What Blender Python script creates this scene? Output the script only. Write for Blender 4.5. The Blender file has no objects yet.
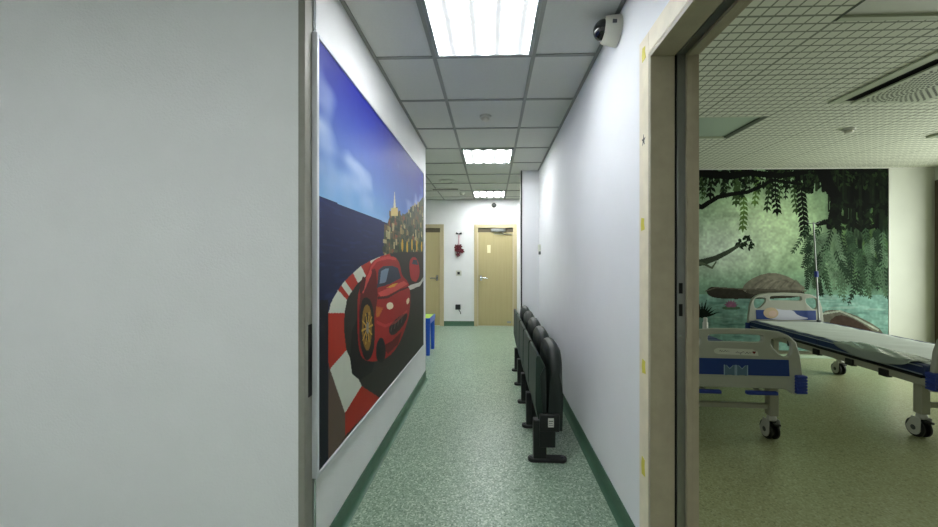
import bpy, bmesh, math, random
import numpy as np
from mathutils import Vector, Matrix
random.seed(7)
S = bpy.context.scene
COL = S.collection
PI = math.pi
R = math.radians

# ------------------------------------------------------------------ camera
TH = R(1.8); CT, ST = math.cos(TH), math.sin(TH)
H = 1.27                    # lens height
CEIL = H + 1.24
F = 369.0
cam_d = bpy.data.cameras.new('camera'); cam = bpy.data.objects.new('camera', cam_d); COL.objects.link(cam)
cam.location = (0, 0, H)
cam.rotation_euler = (PI/2, 0, TH)
cam_d.sensor_width = 36.0
cam_d.lens = 36.0*F/938.0
cam_d.shift_x = -11.4/938.0
cam_d.shift_y = -1.5/938.0
cam_d.clip_start = 0.02
S.camera = cam
S.view_settings.view_transform = 'Standard'
S.view_settings.look = 'None'
S.view_settings.exposure = 0.0
S.view_settings.gamma = 1.0
S.view_settings.use_curve_mapping = False

def gx(px, zc): return (px-492.0)/F*zc*CT          # surveyed column at a depth -> metres across
def gy(X, zc): return (zc + X*ST)/CT               # depth -> metres along
def gz(py, zc): return H + (262.0-py)/F*zc

# ------------------------------------------------------------------ materials
def lin(c):
    return tuple(((v/255)/12.92 if v/255 <= .04045 else (((v/255)+.055)/1.055)**2.4) for v in c)
def mat(name, c, rough=.6, metal=0, spec=.5, var=0, vscale=20, bump=0, bscale=200, em=0, trans=0, alpha=1, coat=0):
    m = bpy.data.materials.new(name); m.use_nodes = True
    nt = m.node_tree; b = nt.nodes['Principled BSDF']
    L = lin(c)
    b.inputs['Base Color'].default_value = (*L, 1)
    b.inputs['Roughness'].default_value = rough
    b.inputs['Metallic'].default_value = metal
    b.inputs['Specular IOR Level'].default_value = spec
    b.inputs['Coat Weight'].default_value = coat
    if trans: b.inputs['Transmission Weight'].default_value = trans
    if alpha < 1: b.inputs['Alpha'].default_value = alpha
    if em:
        b.inputs['Emission Color'].default_value = (*L, 1); b.inputs['Emission Strength'].default_value = em
    if var or bump:
        tc = nt.nodes.new('ShaderNodeTexCoord')
    if var:
        n = nt.nodes.new('ShaderNodeTexNoise'); n.inputs['Scale'].default_value = vscale; n.inputs['Detail'].default_value = 4
        nt.links.new(tc.outputs['Object'], n.inputs['Vector'])
        r = nt.nodes.new('ShaderNodeMapRange'); r.inputs['From Min'].default_value = .3; r.inputs['From Max'].default_value = .7
        r.inputs['To Min'].default_value = 1-var; r.inputs['To Max'].default_value = 1+var
        nt.links.new(n.outputs['Fac'], r.inputs['Value'])
        mx = nt.nodes.new('ShaderNodeVectorMath'); mx.operation = 'SCALE'
        mx.inputs[0].default_value = L
        nt.links.new(r.outputs['Result'], mx.inputs['Scale'])
        nt.links.new(mx.outputs['Vector'], b.inputs['Base Color'])
    if bump:
        n2 = nt.nodes.new('ShaderNodeTexNoise'); n2.inputs['Scale'].default_value = bscale; n2.inputs['Detail'].default_value = 3
        nt.links.new(tc.outputs['Object'], n2.inputs['Vector'])
        bp = nt.nodes.new('ShaderNodeBump'); bp.inputs['Strength'].default_value = bump; bp.inputs['Distance'].default_value = .002
        nt.links.new(n2.outputs['Fac'], bp.inputs['Height']); nt.links.new(bp.outputs['Normal'], b.inputs['Normal'])
    return m

def speckle(name, cols, rough, scale, bump=.05):
    m = bpy.data.materials.new(name); m.use_nodes = True
    nt = m.node_tree; b = nt.nodes['Principled BSDF']; b.inputs['Roughness'].default_value = rough
    tc = nt.nodes.new('ShaderNodeTexCoord')
    v = nt.nodes.new('ShaderNodeTexVoronoi'); v.inputs['Scale'].default_value = scale
    nt.links.new(tc.outputs['Object'], v.inputs['Vector'])
    sp = nt.nodes.new('ShaderNodeSeparateColor'); nt.links.new(v.outputs['Color'], sp.inputs['Color'])
    cr = nt.nodes.new('ShaderNodeValToRGB'); cr.color_ramp.interpolation = 'CONSTANT'
    els = cr.color_ramp.elements
    els[0].position = 0; els[0].color = (*lin(cols[0][1]), 1)
    els[1].position = cols[1][0]; els[1].color = (*lin(cols[1][1]), 1)
    for p, c in cols[2:]:
        e = els.new(p); e.color = (*lin(c), 1)
    nt.links.new(sp.outputs['Red'], cr.inputs['Fac'])
    n = nt.nodes.new('ShaderNodeTexNoise'); n.inputs['Scale'].default_value = 1.7; n.inputs['Detail'].default_value = 3
    nt.links.new(tc.outputs['Object'], n.inputs['Vector'])
    r = nt.nodes.new('ShaderNodeMapRange'); r.inputs['To Min'].default_value = .9; r.inputs['To Max'].default_value = 1.1
    nt.links.new(n.outputs['Fac'], r.inputs['Value'])
    mx = nt.nodes.new('ShaderNodeVectorMath'); mx.operation = 'SCALE'
    nt.links.new(cr.outputs['Color'], mx.inputs[0]); nt.links.new(r.outputs['Result'], mx.inputs['Scale'])
    nt.links.new(mx.outputs['Vector'], b.inputs['Base Color'])
    r2 = nt.nodes.new('ShaderNodeMapRange'); r2.inputs['To Min'].default_value = rough-.06; r2.inputs['To Max'].default_value = rough+.1
    b.inputs['Roughness'].default_value = rough
    return m

def lattice(name, ctile, cline, pitch, w, ox, oy):
    m = bpy.data.materials.new(name); m.use_nodes = True
    nt = m.node_tree; b = nt.nodes['Principled BSDF']; b.inputs['Roughness'].default_value = .8
    tc = nt.nodes.new('ShaderNodeTexCoord'); sx = nt.nodes.new('ShaderNodeSeparateXYZ')
    nt.links.new(tc.outputs['Object'], sx.inputs['Vector'])
    def M(op, a, bb=None):
        n = nt.nodes.new('ShaderNodeMath'); n.operation = op
        for i, q in enumerate((a, bb)):
            if q is None: continue
            if isinstance(q, (int, float)): n.inputs[i].default_value = q
            else: nt.links.new(q, n.inputs[i])
        return n.outputs[0]
    def line(src, off, p, ww):
        fr = M('FRACT', M('DIVIDE', M('SUBTRACT', src, off), p))
        return M('LESS_THAN', fr, ww/p)
    l1 = line(sx.outputs['X'], ox, pitch, w*.9); l2 = line(sx.outputs['Y'], oy, pitch, w)
    l3 = line(sx.outputs['X'], ox, .6, w*1.5); l4 = line(sx.outputs['Y'], oy, .6, w*1.3)
    tot = M('MAXIMUM', M('MAXIMUM', l1, l2), M('MAXIMUM', l3, l4))
    mx = nt.nodes.new('ShaderNodeMix'); mx.data_type = 'RGBA'
    mx.inputs[6].default_value = (*lin(ctile), 1); mx.inputs[7].default_value = (*lin(cline), 1)
    nt.links.new(tot, mx.inputs[0]); nt.links.new(mx.outputs[2], b.inputs['Base Color'])
    bp = nt.nodes.new('ShaderNodeBump'); bp.invert = True; bp.inputs['Strength'].default_value = .4; bp.inputs['Distance'].default_value = .004
    nt.links.new(tot, bp.inputs['Height']); nt.links.new(bp.outputs['Normal'], b.inputs['Normal'])
    return m

def wood(name, c1, c2, rough=.5, sc=(60, 60, 2)):
    m = bpy.data.materials.new(name); m.use_nodes = True
    nt = m.node_tree; b = nt.nodes['Principled BSDF']; b.inputs['Roughness'].default_value = rough
    tc = nt.nodes.new('ShaderNodeTexCoord'); mp = nt.nodes.new('ShaderNodeMapping'); mp.inputs['Scale'].default_value = sc
    nt.links.new(tc.outputs['Object'], mp.inputs['Vector'])
    n = nt.nodes.new('ShaderNodeTexNoise'); n.inputs['Scale'].default_value = 1; n.inputs['Detail'].default_value = 6
    nt.links.new(mp.outputs['Vector'], n.inputs['Vector'])
    mx = nt.nodes.new('ShaderNodeMix'); mx.data_type = 'RGBA'
    mx.inputs[6].default_value = (*lin(c1), 1); mx.inputs[7].default_value = (*lin(c2), 1)
    nt.links.new(n.outputs['Fac'], mx.inputs[0]); nt.links.new(mx.outputs[2], b.inputs['Base Color'])
    return m

def vcol(name, rough=.35, spec=.4):
    m = bpy.data.materials.new(name); m.use_nodes = True
    nt = m.node_tree; b = nt.nodes['Principled BSDF']; b.inputs['Roughness'].default_value = rough
    b.inputs['Specular IOR Level'].default_value = spec
    a = nt.nodes.new('ShaderNodeVertexColor'); a.layer_name = 'Col'
    nt.links.new(a.outputs['Color'], b.inputs['Base Color'])
    return m

def diffuser_mat(name, strength, ox):
    # prismatic cover with four tubes running behind it along Y
    m = bpy.data.materials.new(name); m.use_nodes = True
    nt = m.node_tree; b = nt.nodes['Principled BSDF']
    b.inputs['Base Color'].default_value = (.8, .8, .8, 1); b.inputs['Roughness'].default_value = .3
    tc = nt.nodes.new('ShaderNodeTexCoord'); sx = nt.nodes.new('ShaderNodeSeparateXYZ')
    nt.links.new(tc.outputs['Object'], sx.inputs['Vector'])
    n = nt.nodes.new('ShaderNodeTexNoise'); n.inputs['Scale'].default_value = 3
    mp = nt.nodes.new('ShaderNodeMapping'); mp.inputs['Scale'].default_value = (1, 14, 1)
    nt.links.new(tc.outputs['Object'], mp.inputs['Vector']); nt.links.new(mp.outputs['Vector'], n.inputs['Vector'])
    def M(op, a, bb=None):
        q = nt.nodes.new('ShaderNodeMath'); q.operation = op
        for i, v in enumerate((a, bb)):
            if v is None: continue
            if isinstance(v, (int, float)): q.inputs[i].default_value = v
            else: nt.links.new(v, q.inputs[i])
        return q.outputs[0]
    ph = M('ADD', M('MULTIPLY', sx.outputs['X'], 2*PI/.13), M('MULTIPLY', n.outputs['Fac'], 1.6))
    s = M('ADD', M('MULTIPLY', M('SINE', ph), .5), .5)
    s = M('POWER', s, 2.0)
    st = M('MULTIPLY', M('ADD', M('MULTIPLY', s, 1.0), .62/strength), strength)
    b.inputs['Emission Color'].default_value = (.95, .985, 1.0, 1)
    nt.links.new(st, b.inputs['Emission Strength'])
    return m

M = {}
M['wall'] = mat('white_wall_paint', (232, 232, 232), .7, var=.015, vscale=6, bump=.9, bscale=140)
M['wallr'] = mat('right_wall_paint', (236, 237, 240), .7, var=.01, vscale=5, bump=.2, bscale=320)
M['ward_wall'] = mat('ward_wall_paint', (206, 208, 196), .7, var=.05, vscale=2.2, bump=.3, bscale=60)
M['tile'] = mat('ceiling_tile', (206, 206, 200), .9, var=.02, vscale=90, bump=.3, bscale=400)
M['tgrid'] = mat('ceiling_grid', (138, 140, 134), .5)
M['ward_ceil'] = lattice('ward_pressed_tile', (212, 214, 196), (126, 130, 112), .0667, .011, 1.75, 1.3)
M['floor'] = speckle('corridor_vinyl', [(0, (132, 154, 132)), (.35, (145, 165, 145)), (.6, (110, 134, 112)), (.8, (176, 192, 172)), (.93, (92, 117, 96))], .33, 125)
M['wfloor'] = speckle('ward_vinyl', [(0, (166, 170, 130)), (.3, (174, 178, 138)), (.6, (160, 164, 122)), (.85, (184, 188, 150)), (.95, (144, 148, 110))], .27, 120)
M['skirt'] = mat('green_skirting', (62, 98, 76), .45, var=.08, vscale=40)
M['wskirt'] = mat('ward_skirting', (150, 170, 140), .45)
M['frame'] = mat('door_frame_laminate', (232, 222, 198), .5, var=.07, vscale=14)
M['frame2'] = mat('door_frame_inner', (168, 158, 134), .5, var=.06, vscale=20)
M['dark'] = mat('black_rubber', (14, 14, 14), .5)
M['slot'] = mat('slot_black', (6, 6, 6), .8)
M['alu'] = mat('brushed_aluminium', (150, 152, 150), .32, metal=.9, var=.04, vscale=30)
M['alu_w'] = mat('white_aluminium', (214, 216, 220), .35, metal=.1)
M['door'] = wood('door_veneer', (184, 172, 128), (170, 156, 112), .45)
M['dframe'] = wood('door_casing', (196, 184, 150), (184, 170, 134), .45)
M['chair'] = mat('dark_green_leatherette', (12, 24, 18), .5, var=.15, vscale=30)
M['chairp'] = mat('dark_green_panel', (22, 42, 32), .55, var=.1, vscale=60)
M['black'] = mat('black_steel', (10, 11, 11), .45)
M['white'] = mat('white_plastic', (206, 206, 196), .4)
M['camw'] = mat('camera_housing', (206, 204, 190), .45)
M['glassb'] = mat('smoked_dome', (8, 8, 9), .08, coat=.5)
M['bed'] = mat('cream_bed_plastic', (168, 170, 157), .42, var=.02, vscale=30)
M['bedm'] = mat('cream_steel', (160, 159, 140), .4)
M['bblue'] = mat('royal_blue_panel', (14, 52, 122), .4)
M['bump'] = mat('blue_bumper', (36, 58, 140), .45)
M['matt'] = mat('navy_mattress', (26, 46, 92), .5, var=.05, vscale=30)
M['pipe'] = mat('grey_piping', (150, 160, 168), .5)
M['sheet'] = mat('white_paper_sheet', (212, 218, 214), .65, bump=.5, bscale=30)
M['plastic'] = mat('translucent_plastic_sheet', (156, 164, 156), .22, alpha=.8)
M['tyre'] = mat('caster_tyre', (24, 24, 24), .5)
M['caster'] = mat('caster_shell', (196, 196, 188), .35)
M['hub'] = mat('caster_hub', (70, 74, 76), .4)
M['mark'] = mat('logo_silver', (84, 112, 134), .5)
M['markl'] = mat('logo_edge', (150, 176, 196), .5)
M['paper'] = mat('sticker_paper', (210, 212, 200), .6)
M['ink'] = mat('sticker_ink', (50, 52, 48), .6)
M['red'] = mat('sticker_red', (110, 24, 22), .6)
M['chrome'] = mat('chrome', (190, 194, 198), .2, metal=1)
M['tape'] = mat('yellow_tape', (216, 204, 80), .6)
M['scuff'] = mat('grey_scuff', (96, 92, 86), .7)
M['toyblue'] = mat('toy_blue_plastic', (24, 84, 196), .35)
M['toylime'] = mat('toy_lime_plastic', (176, 214, 70), .35)
M['toygreen'] = mat('toy_green_plastic', (40, 110, 60), .35)
M['orn'] = mat('dark_red_petals', (96, 22, 34), .7, var=.3, vscale=60)
M['pink'] = mat('pale_pink_ribbon', (214, 178, 184), .6)
M['peach'] = mat('sticker_peach', (206, 176, 160), .6)
M['lilac'] = mat('sticker_lilac', (200, 200, 214), .6)
M['sand'] = mat('sticker_sand', (196, 172, 140), .6)
M['offpanel'] = mat('unlit_panel', (170, 184, 168), .25, spec=.5)
M['acw'] = mat('air_grille_metal', (178, 184, 160), .5)
M['curtain'] = mat('brown_curtain', (92, 84, 66), .8, var=.1, vscale=40)
M['print_poster'] = vcol('poster_print', .55, .2)
M['print_mural'] = vcol('mural_print', .85, .1)
M['glint_patch'] = mat('painted_door_glint', (236, 230, 190), .5)
M['diff'] = diffuser_mat('lamp_diffuser', 62.0, 0)
M['diffn'] = diffuser_mat('near_lamp_diffuser', 48.0, 0)
M['diffl'] = diffuser_mat('lobby_lamp_diffuser', 32.0, 0)
M['lampframe'] = mat('lamp_frame', (140, 143, 140), .4)

# ------------------------------------------------------------------ mesh helpers
def BM(): return bmesh.new()
def box(bm, x0, x1, y0, y1, z0, z1, mi=0):
    vs = [bm.verts.new(p) for p in ((x0,y0,z0),(x1,y0,z0),(x1,y1,z0),(x0,y1,z0),(x0,y0,z1),(x1,y0,z1),(x1,y1,z1),(x0,y1,z1))]
    for f in ((0,3,2,1),(4,5,6,7),(0,1,5,4),(1,2,6,5),(2,3,7,6),(3,0,4,7)):
        q = bm.faces.new([vs[i] for i in f]); q.material_index = mi
    return bm
def cyl(bm, p0, p1, r0, r1=None, n=20, mi=0, cap=True):
    p0, p1 = Vector(p0), Vector(p1); r1 = r0 if r1 is None else r1
    d = (p1-p0).normalized(); a = d.orthogonal().normalized(); b = d.cross(a)
    A = [bm.verts.new(p0+(a*math.cos(t)+b*math.sin(t))*r0) for t in (2*PI*i/n for i in range(n))]
    B = [bm.verts.new(p1+(a*math.cos(t)+b*math.sin(t))*r1) for t in (2*PI*i/n for i in range(n))]
    for i in range(n):
        j = (i+1) % n; q = bm.faces.new((A[i], A[j], B[j], B[i])); q.material_index = mi
    if cap:
        q = bm.faces.new(A[::-1]); q.material_index = mi; q = bm.faces.new(B); q.material_index = mi
    return bm
def lathe(bm, org, axis, prof, n=28, mi=0):
    org = Vector(org); d = Vector(axis).normalized(); a = d.orthogonal().normalized(); b = d.cross(a)
    rings = []
    for r, h in prof:
        if r < 1e-6: rings.append([bm.verts.new(org+d*h)])
        else: rings.append([bm.verts.new(org+d*h+(a*math.cos(2*PI*i/n)+b*math.sin(2*PI*i/n))*r) for i in range(n)])
    for k in range(len(rings)-1):
        A, B = rings[k], rings[k+1]
        for i in range(n):
            j = (i+1) % n
            if len(A) == 1 and len(B) == 1: continue
            if len(A) == 1: q = bm.faces.new((A[0], B[j], B[i]))
            elif len(B) == 1: q = bm.faces.new((A[i], A[j], B[0]))
            else: q = bm.faces.new((A[i], A[j], B[j], B[i]))
            q.material_index = mi
    return bm
def prism(bm, pts, ax, lo, hi, mi=0):
    # outline pts (u,v) extruded along axis 'x','y' or 'z'
    def P(u, v, w): return {'x': (w, u, v), 'y': (u, w, v), 'z': (u, v, w)}[ax]
    A = [bm.verts.new(P(u, v, lo)) for u, v in pts]; B = [bm.verts.new(P(u, v, hi)) for u, v in pts]
    n = len(pts)
    bm.faces.new(A[::-1]).material_index = mi; bm.faces.new(B).material_index = mi
    for i in range(n):
        j = (i+1) % n; bm.faces.new((A[i], A[j], B[j], B[i])).material_index = mi
    return bm
def obj(name, bm, m, parent=None, bevel=0, seg=2, smooth=True, loc=None, rz=0):
    bmesh.ops.recalc_face_normals(bm, faces=bm.faces)
    me = bpy.data.meshes.new(name); bm.to_mesh(me); bm.free()
    for q in (m if isinstance(m, (list, tuple)) else [m]): me.materials.append(q)
    o = bpy.data.objects.new(name, me); COL.objects.link(o)
    if parent: o.parent = parent
    if smooth:
        for p in me.polygons: p.use_smooth = True
        me.set_sharp_from_angle(angle=R(35))
    if bevel:
        b = o.modifiers.new('bevel', 'BEVEL'); b.width = bevel; b.segments = seg; b.limit_method = 'ANGLE'; b.angle_limit = R(35)
    if loc: o.location = loc
    if rz: o.rotation_euler.z = rz
    return o
def meta(o, label=None, cat=None, group=None, kind=None):
    if label: o['label'] = label
    if cat: o['category'] = cat
    if group: o['group'] = group
    if kind: o['kind'] = kind
    return o
def thing(name, label, cat, loc=(0,0,0), rz=0, group=None):
    o = bpy.data.objects.new(name, None); COL.objects.link(o); o.location = loc; o.rotation_euler = (0, 0, rz)
    o.empty_display_size = .05
    return meta(o, label, cat, group)
def struct(name, bm, m, bevel=0, **k):
    o = obj(name, bm, m, bevel=bevel, **k); o['kind'] = 'structure'; return o
def dup(root, loc, rz=0, label=None):
    r = root.copy(); COL.objects.link(r); r.location = loc; r.rotation_euler = (0, 0, rz)
    if label: r['label'] = label
    for ch in list(root.children):
        c = ch.copy(); COL.objects.link(c); c.parent = r
        for g in list(ch.children):
            d = g.copy(); COL.objects.link(d); d.parent = c
    return r
def plate(name, outer, holes, y0, y1, m, parent, bevel=.004):
    # flat board in the XZ plane with cut-out holes, between y0 and y1
    cu = bpy.data.curves.new('tmp', 'CURVE'); cu.dimensions = '2D'; cu.fill_mode = 'BOTH'
    for pts in [outer]+holes:
        s = cu.splines.new('POLY'); s.points.add(len(pts)-1); s.use_cyclic_u = True
        for i, (x, z) in enumerate(pts): s.points[i].co = (x, z, 0, 1)
    cu.extrude = (y1-y0)/2-bevel; cu.bevel_depth = bevel; cu.bevel_resolution = 2
    cu.offset = -bevel
    t = bpy.data.objects.new('tmp', cu); COL.objects.link(t)
    dg = bpy.context.evaluated_depsgraph_get()
    me = bpy.data.meshes.new_from_object(t.evaluated_get(dg)); me.name = name
    bpy.data.objects.remove(t)
    me.transform(Matrix.Translation((0, (y0+y1)/2, 0)) @ Matrix.Rotation(PI/2, 4, 'X'))
    me.materials.clear(); me.materials.append(m)
    o = bpy.data.objects.new(name, me); COL.objects.link(o); o.parent = parent
    for p in me.polygons: p.use_smooth = True
    me.set_sharp_from_angle(angle=R(35))
    return o
def smooth_loop(pts, it=3):
    for _ in range(it):
        out = []
        n = len(pts)
        for i in range(n):
            a, b = pts[i], pts[(i+1) % n]
            out.append((a[0]*.75+b[0]*.25, a[1]*.75+b[1]*.25)); out.append((a[0]*.25+b[0]*.75, a[1]*.25+b[1]*.75))
        pts = out
    return pts
def tube(bm, pts, r, n=10, mi=0):
    for a, b in zip(pts[:-1], pts[1:]): cyl(bm, a, b, r, n=n, mi=mi)
    return bm

# ------------------------------------------------------------------ layout numbers
XL, XR = -.722, .636
XW = .800                      # ward side of the partition
YJ = 1.49                      # far jamb of the ward door
YF = 7.32                      # far wall of the corridor
YB = 5.02                      # mural wall of the ward
XE = 5.80                      # window wall of the ward
YL_END = 3.99
YBACK = -1.6
HEAD = H + .828
T = .15

# floors
struct('floor', box(BM(), -3.2, XR+.09, YBACK-.1, YF+.1, -.08, 0), M['floor'])
b = box(BM(), XR+.09, 2.6, YB+.2, YF+.1, -.08, 0); struct('floor', b, M['floor'])
struct('floor', box(BM(), XR+.09, XE+.2, YBACK-.1, YB+.2, -.08, 0), M['wfloor'])

# corridor ceiling: tiles and T bars
b = box(BM(), -3.2, XR, YBACK-.1, YF+.1, CEIL+.006, CEIL+.08, 0)
box(b, XR, 2.6, YB+.2, YF+.1, CEIL+.006, CEIL+.08, 0)
GX = [-.35-.6*k for k in range(5)] + [.25, .85, 1.45, 2.05]
GY = [1.63+.6*k for k in range(-6, 10)]
w = .012
for gx_ in GX:
    if gx_ < XR: 
        y0 = YBACK if gx_ > XL else (YL_END if False else YBACK)
        box(b, gx_-w, gx_+w, y0, YF, CEIL, CEIL+.0062, 1)
    else: box(b, gx_-w, gx_+w, YB+.2, YF, CEIL, CEIL+.0062, 1)
for gy_ in GY:
    if gy_ < YF:
        x1 = XR if gy_ < YB+.2 else 2.6
        box(b, -3.2, x1, gy_-w, gy_+w, CEIL-.0005, CEIL+.0062, 1)
for x in (XL, XR-.02): box(b, x, x+.02, 1.49, (YL_END if x < 0 else YB), CEIL-.001, CEIL+.0062, 1)
ceil_c = struct('ceiling', b, [M['tile'], M['tgrid']], smooth=False)
# ward ceiling
b = BM(); PY = ((gy(2, 1.29), gy(2, 1.89)), (gy(2.3, 3.14), gy(2.3, 3.70))); PXa, PXb = 1.755, 2.355
box(b, XR+.02, PXa, YBACK-.1, YB+.19, CEIL, CEIL+.08); box(b, PXb, XE+.2, YBACK-.1, YB+.19, CEIL, CEIL+.08)
e_ = [YBACK-.1, PY[0][0], PY[0][1], PY[1][0], PY[1][1], YB+.19]
for k in (0, 2, 4): box(b, PXa, PXb, e_[k], e_[k+1], CEIL, CEIL+.08)
box(b, XR+.02, XE+.2, YBACK-.1, YB+.19, CEIL+.08, CEIL+.1)
struct('ceiling', b, M['ward_ceil'], smooth=False)

# walls
struct('wall_left', box(BM(), XL-T, XL, 1.49, YL_END, 0, CEIL), M['wall'])
struct('wall_front_left', box(BM(), -3.2, -.742, 1.41, 1.56, 0, CEIL), M['wall'])
struct('wall_far', box(BM(), -3.2, 2.6, YF, YF+.12, 0, CEIL), M['wall'])
b = box(BM(), XR, XW, YJ+.0, YB+.2, 0, CEIL)
box(b, XR, XW, .42, YJ, HEAD+.02, CEIL)
box(b, XR, XW, YBACK, .42, 0, CEIL)
struct('wall_right', b, M['wallr'])
struct('wall_right_column', box(BM(), .397, XR, 5.02, 5.24, 0, CEIL), M['wallr'])
struct('wall_back', box(BM(), -3.2, XE+.2, YBACK-.1, YBACK, 0, CEIL), M['wall'])
struct('wall_side_left', box(BM(), -3.3, -3.2, YBACK-.1, YF+.1, 0, CEIL), M['wall'])
struct('wall_hall_right', box(BM(), 2.6, 2.7, YB+.2, YF+.1, 0, CEIL), M['wall'])
struct('wall_ward_far', box(BM(), XW, XE+.2, YB, YB+.2, 0, CEIL), M['ward_wall'])
# window wall with two openings
WZ0, WZ1 = .10, 2.25
b = box(BM(), XE, XE+.2, YBACK, YB, 0, WZ0)
box(b, XE, XE+.2, YBACK, YB, WZ1, CEIL)
for a0, a1 in ((YBACK, 2.3), (4.55, YB)): box(b, XE, XE+.2, a0, a1, WZ0, WZ1)
struct('wall_ward_window', b, M['ward_wall'])
for k, (a0, a1) in enumerate(((2.3, 4.55),)):
    b = BM()
    for y in (a0+.03, (a0+a1)/2, a1-.03): box(b, XE+.06, XE+.12, y-.03, y+.03, WZ0, WZ1)
    for z in (WZ0+.03, WZ1-.03): box(b, XE+.06, XE+.12, a0, a1, z-.03, z+.03)
    f = struct('window_%d' % (k+1), b, M['white'])
    g = bpy.data.materials.get('window_glass')
    if not g:
        g = bpy.data.materials.new('window_glass'); g.use_nodes = True
        nt = g.node_tree; nt.nodes.clear()
        o_ = nt.nodes.new('ShaderNodeOutputMaterial'); mxs = nt.nodes.new('ShaderNodeMixShader')
        tr = nt.nodes.new('ShaderNodeBsdfTransparent'); gl = nt.nodes.new('ShaderNodeBsdfGlossy'); gl.inputs['Roughness'].default_value = .02
        mxs.inputs[0].default_value = .06
        nt.links.new(tr.outputs[0], mxs.inputs[1]); nt.links.new(gl.outputs[0], mxs.inputs[2]); nt.links.new(mxs.outputs[0], o_.inputs[0])
    obj('pane', box(BM(), XE+.085, XE+.09, a0+.05, a1-.05, WZ0+.05, WZ1-.05), g, f)

# skirtings (coved)
SK = .095
def skirt(name, p0, p1, nrm, m):
    # p0->p1 along the wall foot, nrm = direction into the room
    prof = [(0, 0), (.03, 0), (.018, .006), (.010, .016), (.007, .03), (.006, SK), (0, SK)]
    b = BM(); n = Vector((nrm[0], nrm[1], 0))
    A = [b.verts.new(Vector((p0[0], p0[1], 0))+n*u+Vector((0, 0, v))) for u, v in prof]
    B = [b.verts.new(Vector((p1[0], p1[1], 0))+n*u+Vector((0, 0, v))) for u, v in prof]
    k = len(prof)
    for i in range(k):
        j = (i+1) % k; b.faces.new((A[i], A[j], B[j], B[i]))
    b.faces.new(A); b.faces.new(B[::-1])
    return struct(name, b, m)
skirt('baseboard_left', (XL, 1.49), (XL, YL_END), (1, 0), M['skirt'])
skirt('baseboard_right', (XR, YJ+.09), (XR, 5.02), (-1, 0), M['skirt'])
skirt('baseboard_column', (.397, 5.02), (XR, 5.02), (0, -1), M['skirt'])
skirt('baseboard_front_left', (-3.2, 1.41), (-.76, 1.41), (0, -1), M['skirt'])
skirt('baseboard_ward_far', (XW, YB), (XE, YB), (0, -1), M['wskirt'])

# ------------------------------------------------------------------ far doors
zf = YF*CT
def far_door(x0, x1, top, tag_, handle_side, extra):
    fw = .075
    b = box(BM(), x0-fw, x0, YF-.03, YF, 0, top+fw); box(b, x1, x1+fw, YF-.03, YF, 0, top+fw); box(b, x0, x1, YF-.03, YF, top, top+fw)
    f = struct(tag_, b, M['dframe'], bevel=.004)
    obj('door_leaf', box(BM(), x0+.004, x1-.004, YF-.012, YF-.001, .008, top-.085), M['door'], f, bevel=.002)
    obj('recess_shade', box(BM(), x0, x1, YF-.004, YF-.001, top-.085, top), M['curtain'], f)  # flat brown strip painted for the shaded recess above the leaf
    hx = x0+.06 if handle_side < 0 else x1-.06
    s = 1 if handle_side < 0 else -1
    hz = gz(278, zf)
    b = box(BM(), hx-.018, hx+.018, YF-.02, YF-.012, hz-.05, hz+.05); cyl(b, (hx, YF-.02, hz), (hx, YF-.06, hz), .01)
    cyl(b, (hx-.01*s, YF-.06, hz), (hx+.13*s, YF-.06, hz), .011)
    obj('door_handle', b, M['chrome'], f)
    return f
X0, X1 = gx(477.9, zf), gx(513, zf)
top = gz(228, zf)
d = far_door(X0, X1, top, 'door_1', -1, True)
b = box(BM(), gx(491, zf), gx(505.5, zf), YF-.055, YF-.012, top-.075, top-.02)
obj('door_closer', b, M['alu'], d, bevel=.006)
b = BM(); tube(b, [(gx(503, zf), YF-.035, top-.075), (gx(503, zf), YF-.035, top-.125), (gx(494, zf), YF-.06, top-.125)], .008)
cyl(b, (gx(503, zf), YF-.035, top-.125), (gx(512, zf), YF-.03, top-.125), .008)
obj('closer_arm', b, M['alu'], d)
obj('glint_patch', box(BM(), gx(487.2, zf), gx(490.6, zf), YF-.0135, YF-.012, gz(253, zf), gz(245, zf)), M['glint_patch'], d)  # cream patch painting a light reflection on the door leaf
obj('threshold_plate', box(BM(), gx(507, zf), gx(511, zf), YF-.0145, YF-.012, gz(323, zf), gz(321, zf)), M['alu'], d)
XA = gx(440, zf)
far_door(XA-.8, XA, top, 'door_2', 1, False)
XAf = XA+.075
skirt('baseboard_far', (XAf, YF), (X0-.075, YF), (0, -1), M['skirt'])
skirt('baseboard_far', (X1+.075, YF), (2.6, YF), (0, -1), M['skirt'])
skirt('baseboard_far', (-3.2, YF), (XA-.875, YF), (0, -1), M['skirt'])

# corner guard on the column edge
o = obj('corner_guard', box(BM(), .391, .408, 5.008, 5.05, .1, CEIL-.001), mat('corner_guard_grey', (44, 45, 45), .5), bevel=.002)
meta(o, 'dark vertical guard strip on the column edge behind the chairs', 'corner guard')

# ------------------------------------------------------------------ ward door frame (sliding pocket door)
b = BM()
AW = .09
box(b, XR-.014, XR, YJ, YJ+AW, 0, HEAD+AW, 0); box(b, XR-.014, XR, .42-AW, YJ, HEAD, HEAD+AW, 0)
box(b, XR-.014, XR, .42-AW, .42, 0, HEAD, 0)
struct('door_3', b, M['frame'], bevel=.003)
fr = bpy.data.objects['door_3']
def lining(u0, u1, dep, m, name, bev=.001):
    # strip across the wall thickness u0..u1, standing proud by dep into the opening, on jambs and header
    b = box(BM(), u0, u1, YJ-dep, YJ-.0005, 0, HEAD-.0005); box(b, u0, u1, .42, YJ-dep, HEAD-dep, HEAD-.0005)
    box(b, u0, u1, .42, .42+dep, 0, HEAD-dep)
    return obj(name, b, m, fr, bevel=bev)
lining(XR-.0135, .716, .02, M['frame2'], 'jamb_lining')
lining(.716, .731, .002, M['slot'], 'door_slot', 0)
lining(.731, .764, .008, M['alu'], 'slide_track')
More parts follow.
